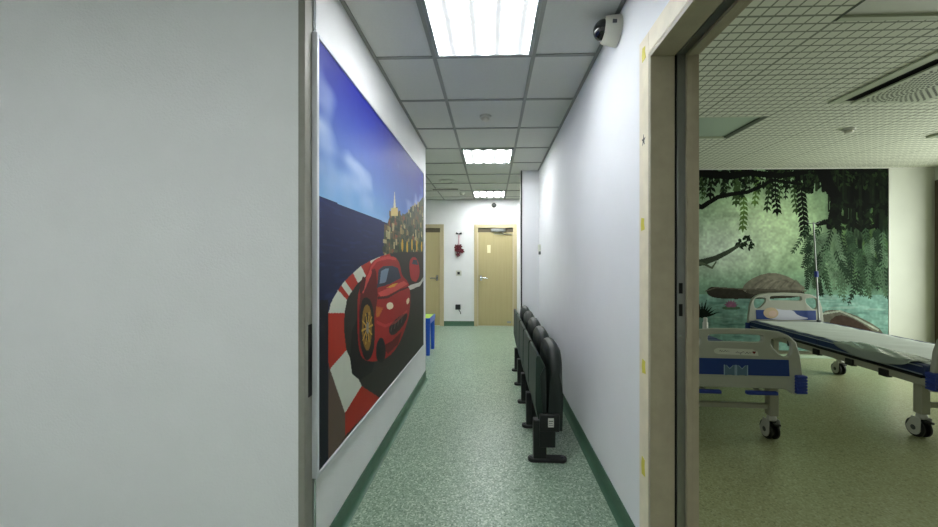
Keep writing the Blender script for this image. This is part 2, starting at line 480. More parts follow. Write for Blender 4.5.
lining(.764, .786, .02, M['frame2'], 'jamb_lining')
lining(.787, XW+.0135, .014, M['frame2'], 'jamb_lining')
zc = 1.46
for y0, y1 in ((283, 293.5), (304, 316)):
    obj('strike_hole', box(BM(), .738, .752, YJ-.0095, YJ-.008, gz(y1, zc), gz(y0, zc)), M['slot'], fr)
obj('screw', lathe(BM(), (.745, YJ-.008, gz(336, zc)), (0, -1, 0), [(0, .0015), (.004, .001), (.004, 0)], n=12), M['chrome'], fr)
# ward-side architrave
b = box(BM(), XW, XW+.014, YJ, YJ+AW, 0, HEAD+AW); box(b, XW, XW+.014, .42-AW, YJ, HEAD, HEAD+AW); box(b, XW, XW+.014, .42-AW, .42, 0, HEAD)
obj('architrave', b, M['frame'], fr, bevel=.003)

# yellow tape scraps + scuff on the architrave face
ya = YJ+.045
for k, (py0, py1, dy, lab) in enumerate(((50, 64, .0, 'yellow tape scrap at the top corner of the ward door frame'),
                            (218, 231, .01, 'yellow tape scrap on the ward door frame at eye level'),
                            (358, 372, .0, 'yellow tape scrap on the ward door frame beside the chair row'),
                            (455, 473, .005, 'lowest yellow tape scrap on the ward door frame, near the floor'))):
    zc = ya
    z1, z0 = gz(py0, zc), gz(py1, zc)
    pts = [(ya-.022+dy, z0+.004), (ya+.012+dy, z0), (ya+.016+dy, (z0+z1)/2), (ya+.01+dy, z1), (ya-.018+dy, z1-.005), (ya-.014+dy, (z0*.4+z1*.6))]
    o = obj('tape_scrap', prism(BM(), pts, 'x', XR-.0152, XR-.014), M['tape'])
    meta(o, lab, 'tape', 'yellow tape scraps on the door frame')
zc = ya
pts = []
for i in range(10):
    a = PI/2+i*PI/5; r = .019 if i % 2 == 0 else .007
    pts.append((ya+.03*0+math.cos(a)*r, gz(142, zc)+math.sin(a)*r*1.3))
o = obj('star_mark', prism(BM(), pts, 'x', XR-.0149, XR-.014), M['scuff'])
meta(o, 'small grey star shaped mark on the pale ward door frame', 'mark')

# left door frame at the corridor mouth
b = box(BM(), -.745, XL+.004, 1.395, 1.475, 0, CEIL)
M['trimgrey'] = mat('grey_trim', (138, 136, 126), .5, var=.06)
f4 = struct('trim_1', b, M['trimgrey'], bevel=.003)
obj('edge_strip', box(BM(), XL+.004, XL+.009, 1.455, 1.475, 0, CEIL), M['chrome'], f4)
obj('lock_slot', box(BM(), XL+.004, XL+.0048, 1.42, 1.45, gz(398, 1.44), gz(325, 1.44)), M['slot'], f4)
struct('trim_2', box(BM(), -.745, XL-.004, 1.475, 1.49, 0, CEIL), M['alu_w'])

# ------------------------------------------------------------------ painting helpers for printed surfaces
def pip(px, py, poly):
    ins = np.zeros(px.shape, bool); n = len(poly)
    for i in range(n):
        x0, y0 = poly[i]; x1, y1 = poly[(i+1) % n]
        if y0 == y1: continue
        c = ((y0 > py) != (y1 > py)) & (px < (x1-x0)*(py-y0)/(y1-y0)+x0)
        ins ^= c
    return ins
def vnoise(u, v, sc, seed):
    r = np.random.RandomState(seed); g = r.rand(64, 64)
    x = u*sc; y = v*sc; xi = np.floor(x).astype(int); yi = np.floor(y).astype(int)
    fx = x-xi; fy = y-yi; fx = fx*fx*(3-2*fx); fy = fy*fy*(3-2*fy)
    G = lambda a, b_: g[a % 64, b_ % 64]
    return (G(xi, yi)*(1-fx)+G(xi+1, yi)*fx)*(1-fy)+(G(xi, yi+1)*(1-fx)+G(xi+1, yi+1)*fx)*fy
def fbm(u, v, sc, seed): return (vnoise(u, v, sc, seed)*.5+vnoise(u, v, sc*2.1, seed+1)*.3+vnoise(u, v, sc*4.3, seed+2)*.2)
class Art:
    def __init__(s, w, h, W, Hh):
        s.w, s.h = w, h
        s.u, s.v = np.meshgrid((np.arange(w)+.5)/w*W, (np.arange(h)+.5)/h*Hh)   # metres, origin lower left
        s.c = np.zeros((h, w, 3))
    def put(s, mask, col, a=1.0):
        a = np.asarray(a, float)
        A = (mask*a)[..., None]
        col = np.array(col, float)
        s.c = s.c*(1-A)+col*A
    def poly(s, pts, col, a=1.0): s.put(pip(s.u, s.v, pts), col, a)
    def ell(s, cx, cy, rx, ry, col, a=1.0, rot=0):
        du, dv = s.u-cx, s.v-cy; ca, sa = math.cos(rot), math.sin(rot)
        p, q = du*ca+dv*sa, -du*sa+dv*ca
        s.put((p/rx)**2+(q/ry)**2 < 1, col, a)
    def line(s, pts, w, col, a=1.0, w2=None):
        m = np.zeros(s.u.shape, bool); n = len(pts)-1
        for i in range(n):
            (x0, y0), (x1, y1) = pts[i], pts[i+1]
            L = (x1-x0)**2+(y1-y0)**2+1e-12
            t = np.clip(((s.u-x0)*(x1-x0)+(s.v-y0)*(y1-y0))/L, 0, 1)
            ww = w if w2 is None else w+(w2-w)*(i+t)/n
            m |= (s.u-x0-t*(x1-x0))**2+(s.v-y0-t*(y1-y0))**2 < ww**2
        s.put(m, col, a)
    def mesh(s, name, W, Hh, place, m, parent):
        # grid mesh with one colour per face corner
        h, w = s.h, s.w
        us = np.linspace(0, W, w+1); vs = np.linspace(0, Hh, h+1)
        U, V = np.meshgrid(us, vs)
        P = np.zeros(((h+1)*(w+1), 3))
        X, Y, Z = place(U.ravel(), V.ravel()); P[:, 0] = X; P[:, 1] = Y; P[:, 2] = Z
        idx = np.arange((h+1)*(w+1)).reshape(h+1, w+1)
        q = np.stack([idx[:-1, :-1], idx[:-1, 1:], idx[1:, 1:], idx[1:, :-1]], -1).reshape(-1, 4)
        me = bpy.data.meshes.new(name)
        me.vertices.add(len(P)); me.vertices.foreach_set('co', P.ravel())
        me.loops.add(q.size); me.loops.foreach_set('vertex_index', q.ravel().astype(np.int32))
        me.polygons.add(len(q)); me.polygons.foreach_set('loop_start', np.arange(0, q.size, 4, dtype=np.int32))
        me.update(calc_edges=True)
        at = me.color_attributes.new('Col', 'BYTE_COLOR', 'CORNER')
        c = np.clip(s.c, 0, 255)/255
        rgba = np.ones((h*w, 4, 4), np.float32); rgba[:, :, :3] = c.reshape(-1, 1, 3)
        at.data.foreach_set('color_srgb', rgba.ravel())
        me.materials.append(m)
        o = bpy.data.objects.new(name, me); COL.objects.link(o); o.parent = parent
        return o

# ------------------------------------------------------------------ poster on the left wall
XP = XL+.02
def pw(px, py):
    zc = F*XP/(CT*(px-492.0)); return (gy(XP, zc)-PY0, gz(py, zc)-PZ0)
PY0, PY1 = gy(XP, F*XP/(CT*(318-492.0))), gy(XP, F*XP/(CT*(423.4-492.0)))
PZ0, PZ1 = gz(472, F*XP/(CT*(318-492.0))), gz(38.5, F*XP/(CT*(318-492.0)))
PW, PH = PY1-PY0, PZ1-PZ0
art = Art(340, 420, PW, PH)
u, v = art.u, art.v
# sky
hz0, hz1 = pw(319, 196)[1], pw(395, 226)[1]
hor = hz0+(hz1-hz0)*(u/pw(395, 226)[0])
t = np.clip((v-hor)/(PH-hor*.98), 0, 1)[..., None]
sky = np.array([150, 190, 226])*(1-t)+np.array([44, 52, 150])*t
s2 = np.clip((u/PW-.35)/.65, 0, 1)[..., None]*(.35)
sky = sky*(1-s2)+np.array([70, 84, 170])*s2
art.c = sky
cl = fbm(u, v*1.8, 2.2, 5)
cm = np.clip((cl-.5)*5, 0, 1)*np.clip(1-np.abs(v-hor-.3)/.38, 0, 1)
art.put(np.ones_like(u), (220, 230, 242), cm*.75)
# sea
sea = v < hor
dep = np.clip((hor-v)/1.2, 0, 1)[..., None]
seac = np.array([34, 52, 104])*(1-dep)+np.array([6, 12, 34])*dep
art.c = np.where(sea[..., None], seac, art.c)
art.put(sea, (60, 84, 140), np.clip((vnoise(u*.6, v*5, 18, 9)-.6)*1.2, 0, .25))
# hillside town on the right
Pq = lambda L: [pw(a, b_) for a, b_ in L]
hill = Pq([(384, 262), (384, 232), (388, 222), (391, 212), (394, 205), (397, 210), (402, 216), (408, 212), (412, 206), (418, 204), (423.5, 196), (424.3, 262)])
art.poly(hill, (96, 100, 74))
r_ = random.Random(3)
for k in range(420):
    a, b_ = r_.uniform(384, 424), r_.uniform(203, 262)
    cu_, cv_ = pw(a, b_)
    if not pip(np.array([cu_]), np.array([cv_]), hill)[0]: continue
    c = r_.choice([(170, 152, 104), (192, 180, 142), (130, 108, 70), (62, 80, 50), (48, 64, 42), (54, 72, 48), (150, 96, 66), (104, 98, 76), (84, 92, 64)])
    ww, hh = r_.uniform(.012, .04), r_.uniform(.008, .028)
    art.poly([(cu_-ww, cv_-hh), (cu_+ww, cv_-hh), (cu_+ww, cv_+hh), (cu_-ww, cv_+hh)], c, .9)
art.poly(Pq([(393, 214), (394.6, 190), (396.2, 214)]), (226, 220, 196))
art.poly(Pq([(391, 216), (398, 216), (398, 208), (391, 208)]), (214, 196, 140))
for k in range(10):
    a, b_ = pw(400+k*2.4, 246+r_.uniform(-2, 2)); art.ell(a, b_, .03, .05, (214, 178, 60) if k % 2 else (62, 88, 48))
# kerb ring with red / white blocks
outer = [(328.2, 470), (328.4, 349), (329, 320), (331, 305), (338, 290), (345, 281), (353, 273), (361, 266), (370, 261), (380, 256.5), (390, 253.5), (400, 252)]
inner = [(366, 470), (348, 372), (345, 350), (343.5, 330), (344, 312), (347, 299), (351, 290), (358, 281), (366, 274), (374, 269), (384, 263), (394, 260), (404, 258)]
inner = [(340, 470), (356, 400), (349, 376), (346, 352), (344, 330), (344.5, 312), (347, 299), (351, 290), (358, 281), (366, 274), (374, 269), (384, 263), (396, 259)]
track = Pq([(328.2, 475), (328.4, 349), (329, 320), (331, 305), (338, 290), (345, 281), (353, 273), (361, 266), (370, 261), (380, 256.5), (390, 253.5), (400, 252), (424.5, 252), (424.5, 475)])
art.poly(track, (58, 56, 50))
o_l = [pw(*q) for q in [(328.2, 440), (328.3, 392), (328.4, 362), (328.4, 335), (330, 313), (333, 300), (338, 290), (345, 281), (353, 273), (361, 266), (370, 261), (380, 256.5), (390, 253.5), (400, 252)]]
i_l = [pw(*q) for q in [(352, 440), (376, 398), (361, 386), (347, 350), (343.5, 326), (343, 310), (348, 298), (354, 289), (361, 280), (368, 273), (376, 268), (384, 264), (393, 260), (402, 258)]]
def lerp(a, b_, t_): return (a[0]*(1-t_)+b_[0]*t_, a[1]*(1-t_)+b_[1]*t_)
RED, WHT = (178, 64, 44), (206, 210, 198)
art.poly([pw(328.2, 475), pw(328.2, 362), pw(350, 362), pw(345, 475)], (96, 82, 74))
art.poly(Pq([(328.4, 362), (328.4, 313), (344.5, 313), (344, 330), (346.5, 352), (330, 370)]), RED)
art.poly(Pq([(328.5, 313), (331, 303), (338, 290), (347, 299), (344.5, 313)]), WHT)
o_l = [pw(*q) for q in [(338, 290), (341.5, 285.2), (345, 281), (353, 273), (361, 266), (370, 261), (380, 256.5), (390, 253.5)]]
i_l = [pw(*q) for q in [(347, 300), (349, 296), (352, 291), (358, 283), (366, 276), (374, 270.5), (383, 266), (392, 262)]]
for i in range(len(o_l)-1):
    art.poly([o_l[i], o_l[i+1], i_l[i+1], i_l[i]], (RED, WHT)[i % 2])
art.poly(Pq([(330, 369), (346.5, 350), (361.5, 386), (345, 413)]), WHT)
art.poly(Pq([(345, 413), (361.5, 386), (380, 398), (345, 436)]), RED)
art.poly(Pq([(328.4, 395), (330, 369), (345, 413), (345, 436), (328.4, 462)]), (116, 100, 88))
art.poly(Pq([(318, 476), (327, 476), (328.4, 300), (318, 300)]), (16, 22, 40))
# plain red sports car, seen three quarters from the front
CR, CD, CH = (166, 38, 38), (112, 22, 26), (206, 96, 88)
art.poly(Pq([(350, 358), (352, 330), (358, 318), (368, 300), (374, 306), (378, 350), (372, 372), (360, 380), (352, 374)]), (26, 24, 22))
art.poly(smooth_loop(Pq([(358, 352), (357, 300), (360, 286), (366, 278), (369, 266), (376, 258), (388, 255.5), (396, 257), (400, 264), (402, 276), (408, 281), (410.5, 292), (410, 312), (405, 330), (398, 346), (390, 356), (380, 361), (366, 362)]), 2), CR)
art.poly(smooth_loop(Pq([(359, 300), (364, 282), (371, 270), (376, 268), (377, 284), (378, 298), (372, 330), (366, 348), (359, 350)]), 1), CD)
art.poly(smooth_loop(Pq([(359, 326), (361, 300), (367, 296), (373, 304), (375, 330), (374, 352), (368, 362), (362, 356)]), 2), (22, 20, 20))
art.poly(smooth_loop(Pq([(361.5, 330), (363, 308), (368, 303), (371.5, 312), (372, 336), (369, 352), (364, 348)]), 2), (150, 120, 48))
art.poly(smooth_loop(Pq([(363.5, 330), (365, 314), (368.5, 312), (370, 330), (367.5, 342), (365, 340)]), 1), (70, 58, 40))
art.poly(Pq([(377, 288), (378.5, 270), (383, 266.5), (393, 266), (398, 268), (401, 278), (390, 284)]), (56, 70, 88))
art.poly(Pq([(379.5, 284), (381, 271), (386, 268.5), (389, 268.5), (386, 282)]), (132, 152, 170))
art.poly(Pq([(378, 293), (392, 286), (404, 281), (408, 284), (396, 291), (382, 298)]), CH)
art.poly(Pq([(386, 288), (392, 284.5), (398, 283), (394, 287)]), (214, 170, 60))
art.poly(smooth_loop(Pq([(386, 305), (389, 302), (393, 303), (393.5, 308), (388, 310)]), 1), (226, 220, 196))
art.poly(smooth_loop(Pq([(406, 300), (409.2, 297), (409.5, 302), (407, 305)]), 1), (226, 220, 196))
art.poly(smooth_loop(Pq([(388, 330), (392, 322), (406, 312), (408, 316), (402, 328), (392, 337)]), 1), (48, 26, 26))
art.poly(Pq([(382, 346), (392, 341), (402, 331), (398, 344), (388, 354)]), CD)
art.poly(smooth_loop(Pq([(376, 360), (376, 344), (381, 336), (385, 342), (386, 356), (382, 364)]), 2), (24, 22, 22))
art.poly(Pq([(361, 288), (371, 268), (372, 273), (363, 294)]), CH)
for k in range(10):
    an = 2*PI*k/10; c0_ = pw(367.5, 328); art.line([c0_, (c0_[0]+math.cos(an)*.1*.9, c0_[1]+math.sin(an)*.085)], .006, (196, 168, 84))
art.poly(smooth_loop(Pq([(365.8, 330), (366.8, 322), (368.6, 322), (369, 330), (368, 335)]), 1), (150, 150, 146))
art.line([pw(*q) for q in ((378, 298), (388, 297), (400, 290), (409, 287))], .008, (92, 18, 22))
art.line([pw(*q) for q in ((377, 322), (385, 326), (396, 322), (407, 311))], .010, CH, .6)
art.line([pw(*q) for q in ((371, 268), (377, 260), (388, 257.5), (396, 259))], .010, CH, .8)
art.poly(Pq([(359.5, 286), (363, 276), (366, 279), (364, 290), (360, 294)]), (92, 20, 24))
for k in range(7):
    art.poly(Pq([(376, 312-k*1.0), (380+k*.6, 316-k*1.4), (376.4, 318-k*.6)]), (206, 150, 52) if k % 2 else (190, 112, 40), .8)
art.poly(smooth_loop(Pq([(389, 333), (392, 326), (404, 317), (405, 319), (400, 327), (392, 334)]), 1), (26, 22, 24))
for k in range(4): art.line([pw(391+k*3.4, 331-k*2.8), pw(392+k*3.4, 326-k*2.8)], .006, (110, 104, 100))
# small red car behind
art.poly(smooth_loop(Pq([(410, 276), (409, 262), (412, 257), (416, 257), (419, 264), (420, 274), (417, 282), (412, 281)]), 2), (170, 44, 48))
art.poly(Pq([(412, 264), (413, 260), (417, 260), (418, 265)]), (60, 74, 92))
art.poly(Pq([(408, 286), (420, 282), (424, 276), (424.3, 279), (420, 286), (410, 290)]), (206, 206, 200))
art.c = (np.clip(art.c, 0, 255)/255)**1.3*255
art.c *= (1+.05*(fbm(u, v, 14, 31)-.5))[..., None]
poster = thing('poster_board', 'large framed racing scene poster with a red car on left corridor wall', 'poster', (XL, PY0, PZ0))
art.mesh('print', PW, PH, lambda U, V: (np.full_like(U, .02), U, V), M['print_poster'], poster)
obj('backing', box(BM(), .0, .018, 0, PW, 0, PH), M['alu_w'], poster)
fwd = .018
b = box(BM(), 0, .026, -fwd, 0, -fwd, PH+fwd); box(b, 0, .026, PW, PW+fwd, -fwd, PH+fwd)
box(b, 0, .026, 0, PW, -fwd, 0); box(b, 0, .026, 0, PW, PH, PH+fwd)
obj('frame', b, M['alu_w'], poster, bevel=.003)

# ------------------------------------------------------------------ jungle mural in the ward
MX0, MX1 = 1.3, 5.20
MZ0, MZ1 = .10, CEIL-.012
MW, MH = MX1-MX0, MZ1-MZ0
YM = YB-.012
def mw(px, py):
    k = (px-492.0)/F*CT; zc = YM*CT/(1+k*ST)
    return (k*zc-MX0, gz(py, zc)-MZ0)
mu = Art(620, 380, MW, MH)
u, v = mu.u, mu.v
n1 = fbm(u, v, 1.2, 11)
base = np.array([98, 132, 100])*np.ones(u.shape+(3,))
cx, cy = mw(768, 225)
g = np.exp(-(((u-cx)/1.0)**2+((v-cy)/.75)**2))[..., None]
base = base*(1-g)+np.array([180, 204, 158])*g
lx, ly = mw(715, 250)
g = np.exp(-(((u-lx)/.7)**2+((v-ly)/.45)**2))[..., None]*.8
base = base*(1-g)+np.array([200, 212, 200])*g
mu.c = base
mu.c *= (.86+.32*n1)[..., None]
# misty teal distance and water
wl = mw(760, 290)[1]
f = np.clip((wl+.3-v)/.5, 0, 1)[..., None]*.85
mu.c = mu.c*(1-f)+np.array([116, 156, 138])*f
rp = fbm(u*.6, v*4, 6, 21)
mu.put(v < wl-.06, (132, 176, 168), .65)
mu.put(v < wl-.06, (190, 216, 206), np.clip((rp-.62)*2, 0, .4))
mu.put((v < wl-.15), (60, 100, 94), np.clip((.4-rp)*2, 0, .35))
# dark right side forest
dk = np.clip((u-mw(818, 200)[0])/.5, 0, 1)*np.clip((v-wl+.1)/.5, 0, 1)
dn = fbm(u*3, v*.7, 5, 41)
mu.put(np.ones_like(u, bool), (24, 40, 24), dk*np.clip(.75+(.5-dn)*2.2, 0, 1))
mu.put(np.ones_like(u, bool), (70, 100, 44), dk*np.clip((dn-.52)*4, 0, .8)*np.clip((mw(800, 190)[1]-v)/.3+.3, 0, 1))
# hanging curtain of dark creepers, top right
rr = random.Random(5)
for k in range(150):
    px = rr.uniform(795, 889); L = rr.uniform(8, 42)*(1.6 if px > 828 else .6)
    a, b_ = mw(px, 167), mw(px+rr.uniform(-1, 1), 167+L)
    mu.line([a, b_], rr.uniform(.01, .03), rr.choice([(14, 22, 14), (24, 36, 20), (34, 50, 26), (8, 12, 8)]), .9)
# canopy edge at the top
top_pts = [mw(690, 160)]
for k in range(46):
    px = 690+k*4.5; top_pts.append(mw(px, 170+5*math.sin(k*.7)+rr.uniform(0, 5)))
top_pts += [mw(892, 160)]
mu.poly(top_pts, (14, 22, 14))
def leaf(x, y, L, W_, ang, col):
    c_, s_ = math.cos(ang), math.sin(ang)
    mu.poly([(x, y), (x+c_*L*.45-s_*W_, y+s_*L*.45+c_*W_), (x+c_*L, y+s_*L), (x+c_*L*.45+s_*W_, y+s_*L*.45-c_*W_)], col)
def vine(px, py0, py1, col, sc=1, sway=2):
    pts = [mw(px+sway*math.sin(i/5*2.2+px), py0+(py1-py0)*i/5) for i in range(6)]
    mu.line(pts, .009*sc, col)
    n = int((py1-py0)/4.5)
    for i in range(n+1):
        q = i/max(n, 1); a = int(min(q*5, 4)); tt = q*5-a
        x, y = lerp(pts[a], pts[a+1], tt)
        for sgn in (-1, 1): leaf(x, y, .095*sc, .02*sc, -PI/2+sgn*R(38), col)
    leaf(pts[-1][0], pts[-1][1], .11*sc, .02*sc, -PI/2, col)
DG, MG, LG = (16, 26, 16), (66, 92, 48), (104, 136, 66)
vine(742, 196, 225, LG, 1.0); vine(738, 176, 200, MG, 1); vine(755, 176, 200, LG, .9); vine(768, 180, 206, (40, 60, 32), .9)
vine(712, 170, 192, DG, 1.1); vine(777, 178, 208, DG, 1.1); vine(796, 184, 208, MG, .9); vine(803, 182, 230, DG, 1.25); vine(725, 172, 188, MG, .8)
for k in range(26):
    vine(rr.uniform(700, 812), rr.uniform(166, 174), rr.uniform(178, 196), rr.choice([(40, 62, 34), (24, 38, 22), (66, 92, 50)]), rr.uniform(.5, .9))
for k in range(260):
    x, y = mw(rr.uniform(697, 888), rr.uniform(166, 182)+rr.uniform(0, 6)); leaf(x, y, rr.uniform(.05, .11), .018, rr.uniform(-2.8, -.3), rr.choice([(14, 24, 14), (26, 40, 22), (44, 64, 32)]))
# branches
mu.line([mw(*q) for q in ((692, 205), (702, 207), (708, 203), (718, 197), (732, 194), (748, 192), (762, 186), (772, 180), (785, 182), (800, 184))], .035, (16, 22, 14), 1, .018)
mu.line([mw(*q) for q in ((690, 170), (710, 174), (730, 176), (750, 173), (780, 176), (806, 172))], .06, (14, 20, 12), 1, .03)
mu.line([mw(*q) for q in ((822, 168), (828, 185), (836, 196), (834, 212), (830, 226))], .09, (12, 16, 12), 1, .05)
mu.line([mw(*q) for q in ((836, 200), (850, 206), (866, 205), (889, 208))], .03, (14, 20, 12), 1)
mu.line([mw(*q) for q in ((818, 224), (836, 220), (852, 222), (862, 230), (874, 226))], .03, (16, 22, 12), 1)
for k in range(28):
    px, py = rr.uniform(822, 888), rr.uniform(196, 226); x, y = mw(px, py)
    for j in range(5): leaf(x, y, rr.uniform(.06, .13), .02, -PI/2+rr.uniform(-1, 1), rr.choice([DG, (20, 32, 18), (30, 46, 24)]))
# low branch from the left with leaf tuft
mu.line([mw(*q) for q in ((690, 264), (704, 262), (716, 258), (728, 252), (738, 246), (746, 242))], .05, (72, 84, 66), 1, .014)
mu.line([mw(*q) for q in ((694, 262), (704, 264), (712, 268), (716, 262))], .02, (96, 108, 84), 1, .01)
for j in range(26): 
    x, y = mw(rr.uniform(738, 756), rr.uniform(237, 248)); leaf(x, y, .07, .018, rr.uniform(0, 2*PI), (34, 52, 32))
# fern clump right
for k in range(95):
    px, py = rr.uniform(808, 886), rr.uniform(226, 272); ang = R(rr.uniform(-125, -50)); L = rr.uniform(.25, .5)
    x, y = mw(px, py); c = rr.choice([(60, 88, 60), (84, 112, 84), (46, 70, 48), (104, 130, 102), (36, 56, 40)])
    ex, ey = x+math.cos(ang)*L, y+math.sin(ang)*L
    mu.line([(x, y), (ex, ey)], .006, c)
    for i in range(9):
        q = i/9; 
        for sg in (-1, 1): leaf(x+(ex-x)*q, y+(ey-y)*q, .085*(1-q*.5), .011, ang+sg*R(42), c)
# rocks in the water (left one and right foreground log)
mu.poly(smooth_loop([mw(*q) for q in ((706, 290), (712, 286), (724, 288), (750, 289), (790, 290), (808, 292), (798, 298), (760, 299), (720, 299), (708, 296))], 2), (66, 62, 52))
mu.poly(smooth_loop([mw(*q) for q in ((742, 291), (744, 284), (756, 276), (772, 272), (788, 276), (800, 284), (808, 290), (780, 294), (752, 294))], 2), (128, 124, 108))
mu.poly(smooth_loop([mw(*q) for q in ((744, 291), (752, 288), (780, 290), (806, 290), (790, 295), (752, 295))], 1), (88, 84, 72))
mu.poly(smooth_loop([mw(*q) for q in ((820, 312), (834, 309), (850, 313), (868, 321), (882, 330), (884, 338), (820, 338))], 2), (112, 110, 96))
mu.poly(smooth_loop([mw(*q) for q in ((828, 322), (838, 314), (852, 318), (866, 326), (876, 334), (830, 336))], 1), (84, 66, 56))
mu.line([mw(*q) for q in ((822, 314), (840, 311), (856, 318), (878, 330))], .012, (168, 176, 160), 1)
for k in range(9):
    mu.line([mw(*q) for q in ((750+k*5, 290-k*.4), (756+k*5, 284-k*.5), (764+k*4.4, 279+k*.6))], .010, (146, 140, 122) if k % 2 else (110, 104, 90), .6)
mu.line([mw(*q) for q in ((706, 291), (716, 287.5), (740, 289), (770, 290.5), (806, 291))], .008, (104, 98, 84))
# lily and water plant
mu.ell(*mw(731, 308), .12, .025, (88, 120, 96)); 
for j in range(7): leaf(*mw(731, 307), .1, .022, R(20+j*23), (150, 96, 128))
for j in range(11): leaf(*mw(702, 318), rr.uniform(.18, .32), .016, R(20+j*14), (20, 34, 26))
for j in range(8): mu.ell(*mw(rr.uniform(745, 886), rr.uniform(296, 318)), rr.uniform(.06, .16), .012, (150, 178, 166), .6)
mu.c = np.clip(mu.c*(.84+.32*fbm(u, v, 9, 77))[..., None]*(.94+.12*vnoise(u, v, 40, 78))[..., None], 0, 255)
mu.c = (mu.c/255)**1.2*255; gm = mu.c.mean(-1, keepdims=True); mu.c = mu.c*.8+gm*.2
mural = thing('wall_mural', 'painted jungle river mural with vines and rocks covering the ward wall', 'mural', (MX0, YB, MZ0))
mu.mesh('print', MW, MH, lambda U, V: (U, np.full_like(U, -.012), V), M['print_mural'], mural)
obj('backing', box(BM(), 0, MW, -.0115, 0, 0, MH), M['white'], mural)
b = box(BM(), MW, MW+.02, -.018, 0, 0, MH)
obj('edge_strip', b, M['white'], mural)
struct('trim_3', box(BM(), XW, XE, YB-.02, YB, CEIL-.012, CEIL), M['white'])

# ------------------------------------------------------------------ ceiling fixtures
def ceiling_lamp(x, y, label, strength_mat, group):
    t = thing('ceiling_light', label, 'ceiling light', (x, y, CEIL), 0, group)
    a, bq = .289, .272
    b = BM()
    for s in (-1, 1):
        box(b, s*a if s < 0 else bq, -bq if s < 0 else a, -a, a, -.006, .004)
        box(b, -bq, bq, s*a if s < 0 else bq, -bq if s < 0 else a, -.006, .004)
    obj('frame', b, M['lampframe'], t, bevel=.003)
    obj('inner_frame', box(box(box(box(BM(), -bq, -bq+.008, -bq, bq, -.009, -.003), bq-.008, bq, -bq, bq, -.009, -.003), -bq, bq, -bq, -bq+.008, -.009, -.003), -bq, bq, bq-.008, bq, -.009, -.003), M['alu_w'], t)
    obj('diffuser', box(BM(), -bq+.008, bq-.008, -bq+.008, bq-.008, -.003, .003), strength_mat, t)
    return t
G = 'square lamps in the corridor ceiling'
ceiling_lamp(-.05, 1.93, 'largest lit square ceiling lamp, nearest above the corridor', M['diffn'], G)
ceiling_lamp(-.05, 4.33, 'lit square ceiling lamp halfway along the corridor', M['diff'], G)
ceiling_lamp(-.05, 6.73, 'smallest lit ceiling lamp, close to the far door', M['diff'], G)
ceiling_lamp(.85, 6.73, 'lit ceiling lamp just showing past the column', M['diff'], G)
ceiling_lamp(-.05, -.47, 'lit square ceiling lamp behind the viewpoint', M['diffl'], G)
ceiling_lamp(-1.25, -.47, 'added unseen ceiling lamp over the lobby, brightening the left wall', M['diffl'], G)  # added lamp out of view, brightens the front left wall
ceiling_lamp(-2.45, -.47, 'added unseen ceiling lamp over the far side of the lobby, brightening the left wall', M['diffl'], G)  # second added lamp, unseen, more light for the left wall
ceiling_lamp(-2.15, 5.53, 'lit square ceiling lamp in the side hall', M['diff'], G)

def smoke(px, py, label, ward=False):
    zc = F*1.22/(262-py); X = gx(px, zc); Y = gy(X, zc)
    t = thing('smoke_detector', label, 'smoke detector', (X, Y, CEIL))
    obj('base', lathe(BM(), (0, 0, 0), (0, 0, -1), [(0, 0), (.05, 0), (.05, .012), (.046, .018), (0, .018)]), M['white'], t)
    obj('sensor', lathe(BM(), (0, 0, -.018), (0, 0, -1), [(.032, 0), (.036, .008), (.03, .02), (.015, .026), (0, .026)]), M['camw'], t)
smoke(485.5, 118.5, 'round smoke detector between the first two corridor ceiling lamps')
smoke(849, 131, 'round smoke detector on the patterned ward ceiling')
smoke(462, 194, 'tiny smoke detector beside the ceiling slot near the far wall')
zc = 457.6/81; X = gx(447, zc)
t = thing('ceiling_vent', 'round white vent in the hall ceiling', 'vent', (X, gy(X, zc), CEIL))
obj('ring', lathe(BM(), (0, 0, 0), (0, 0, -1), [(.12, 0), (.12, .006), (.09, .014), (.08, .006), (.08, 0)]), M['white'], t)
obj('disc', lathe(BM(), (0, 0, 0), (0, 0, -1), [(0, .0), (.065, 0), (.065, .01), (.0, .012)]), M['white'], t)
zc = 457.6/72.5; X0_, X1_ = gx(432.5, zc), gx(458, zc)
t = thing('linear_diffuser', 'long dark air slot in the hall ceiling before the far wall', 'vent', ((X0_+X1_)/2, gy(X0_, zc), CEIL))
wd = (X1_-X0_)/2
obj('frame', box(box(BM(), -wd-.02, wd+.02, -.08, -.045, -.008, .001), -wd-.02, wd+.02, .045, .08, -.008, .001), M['white'], t)
obj('slot', box(BM(), -wd, wd, -.045, .045, -.004, .001), M['slot'], t)

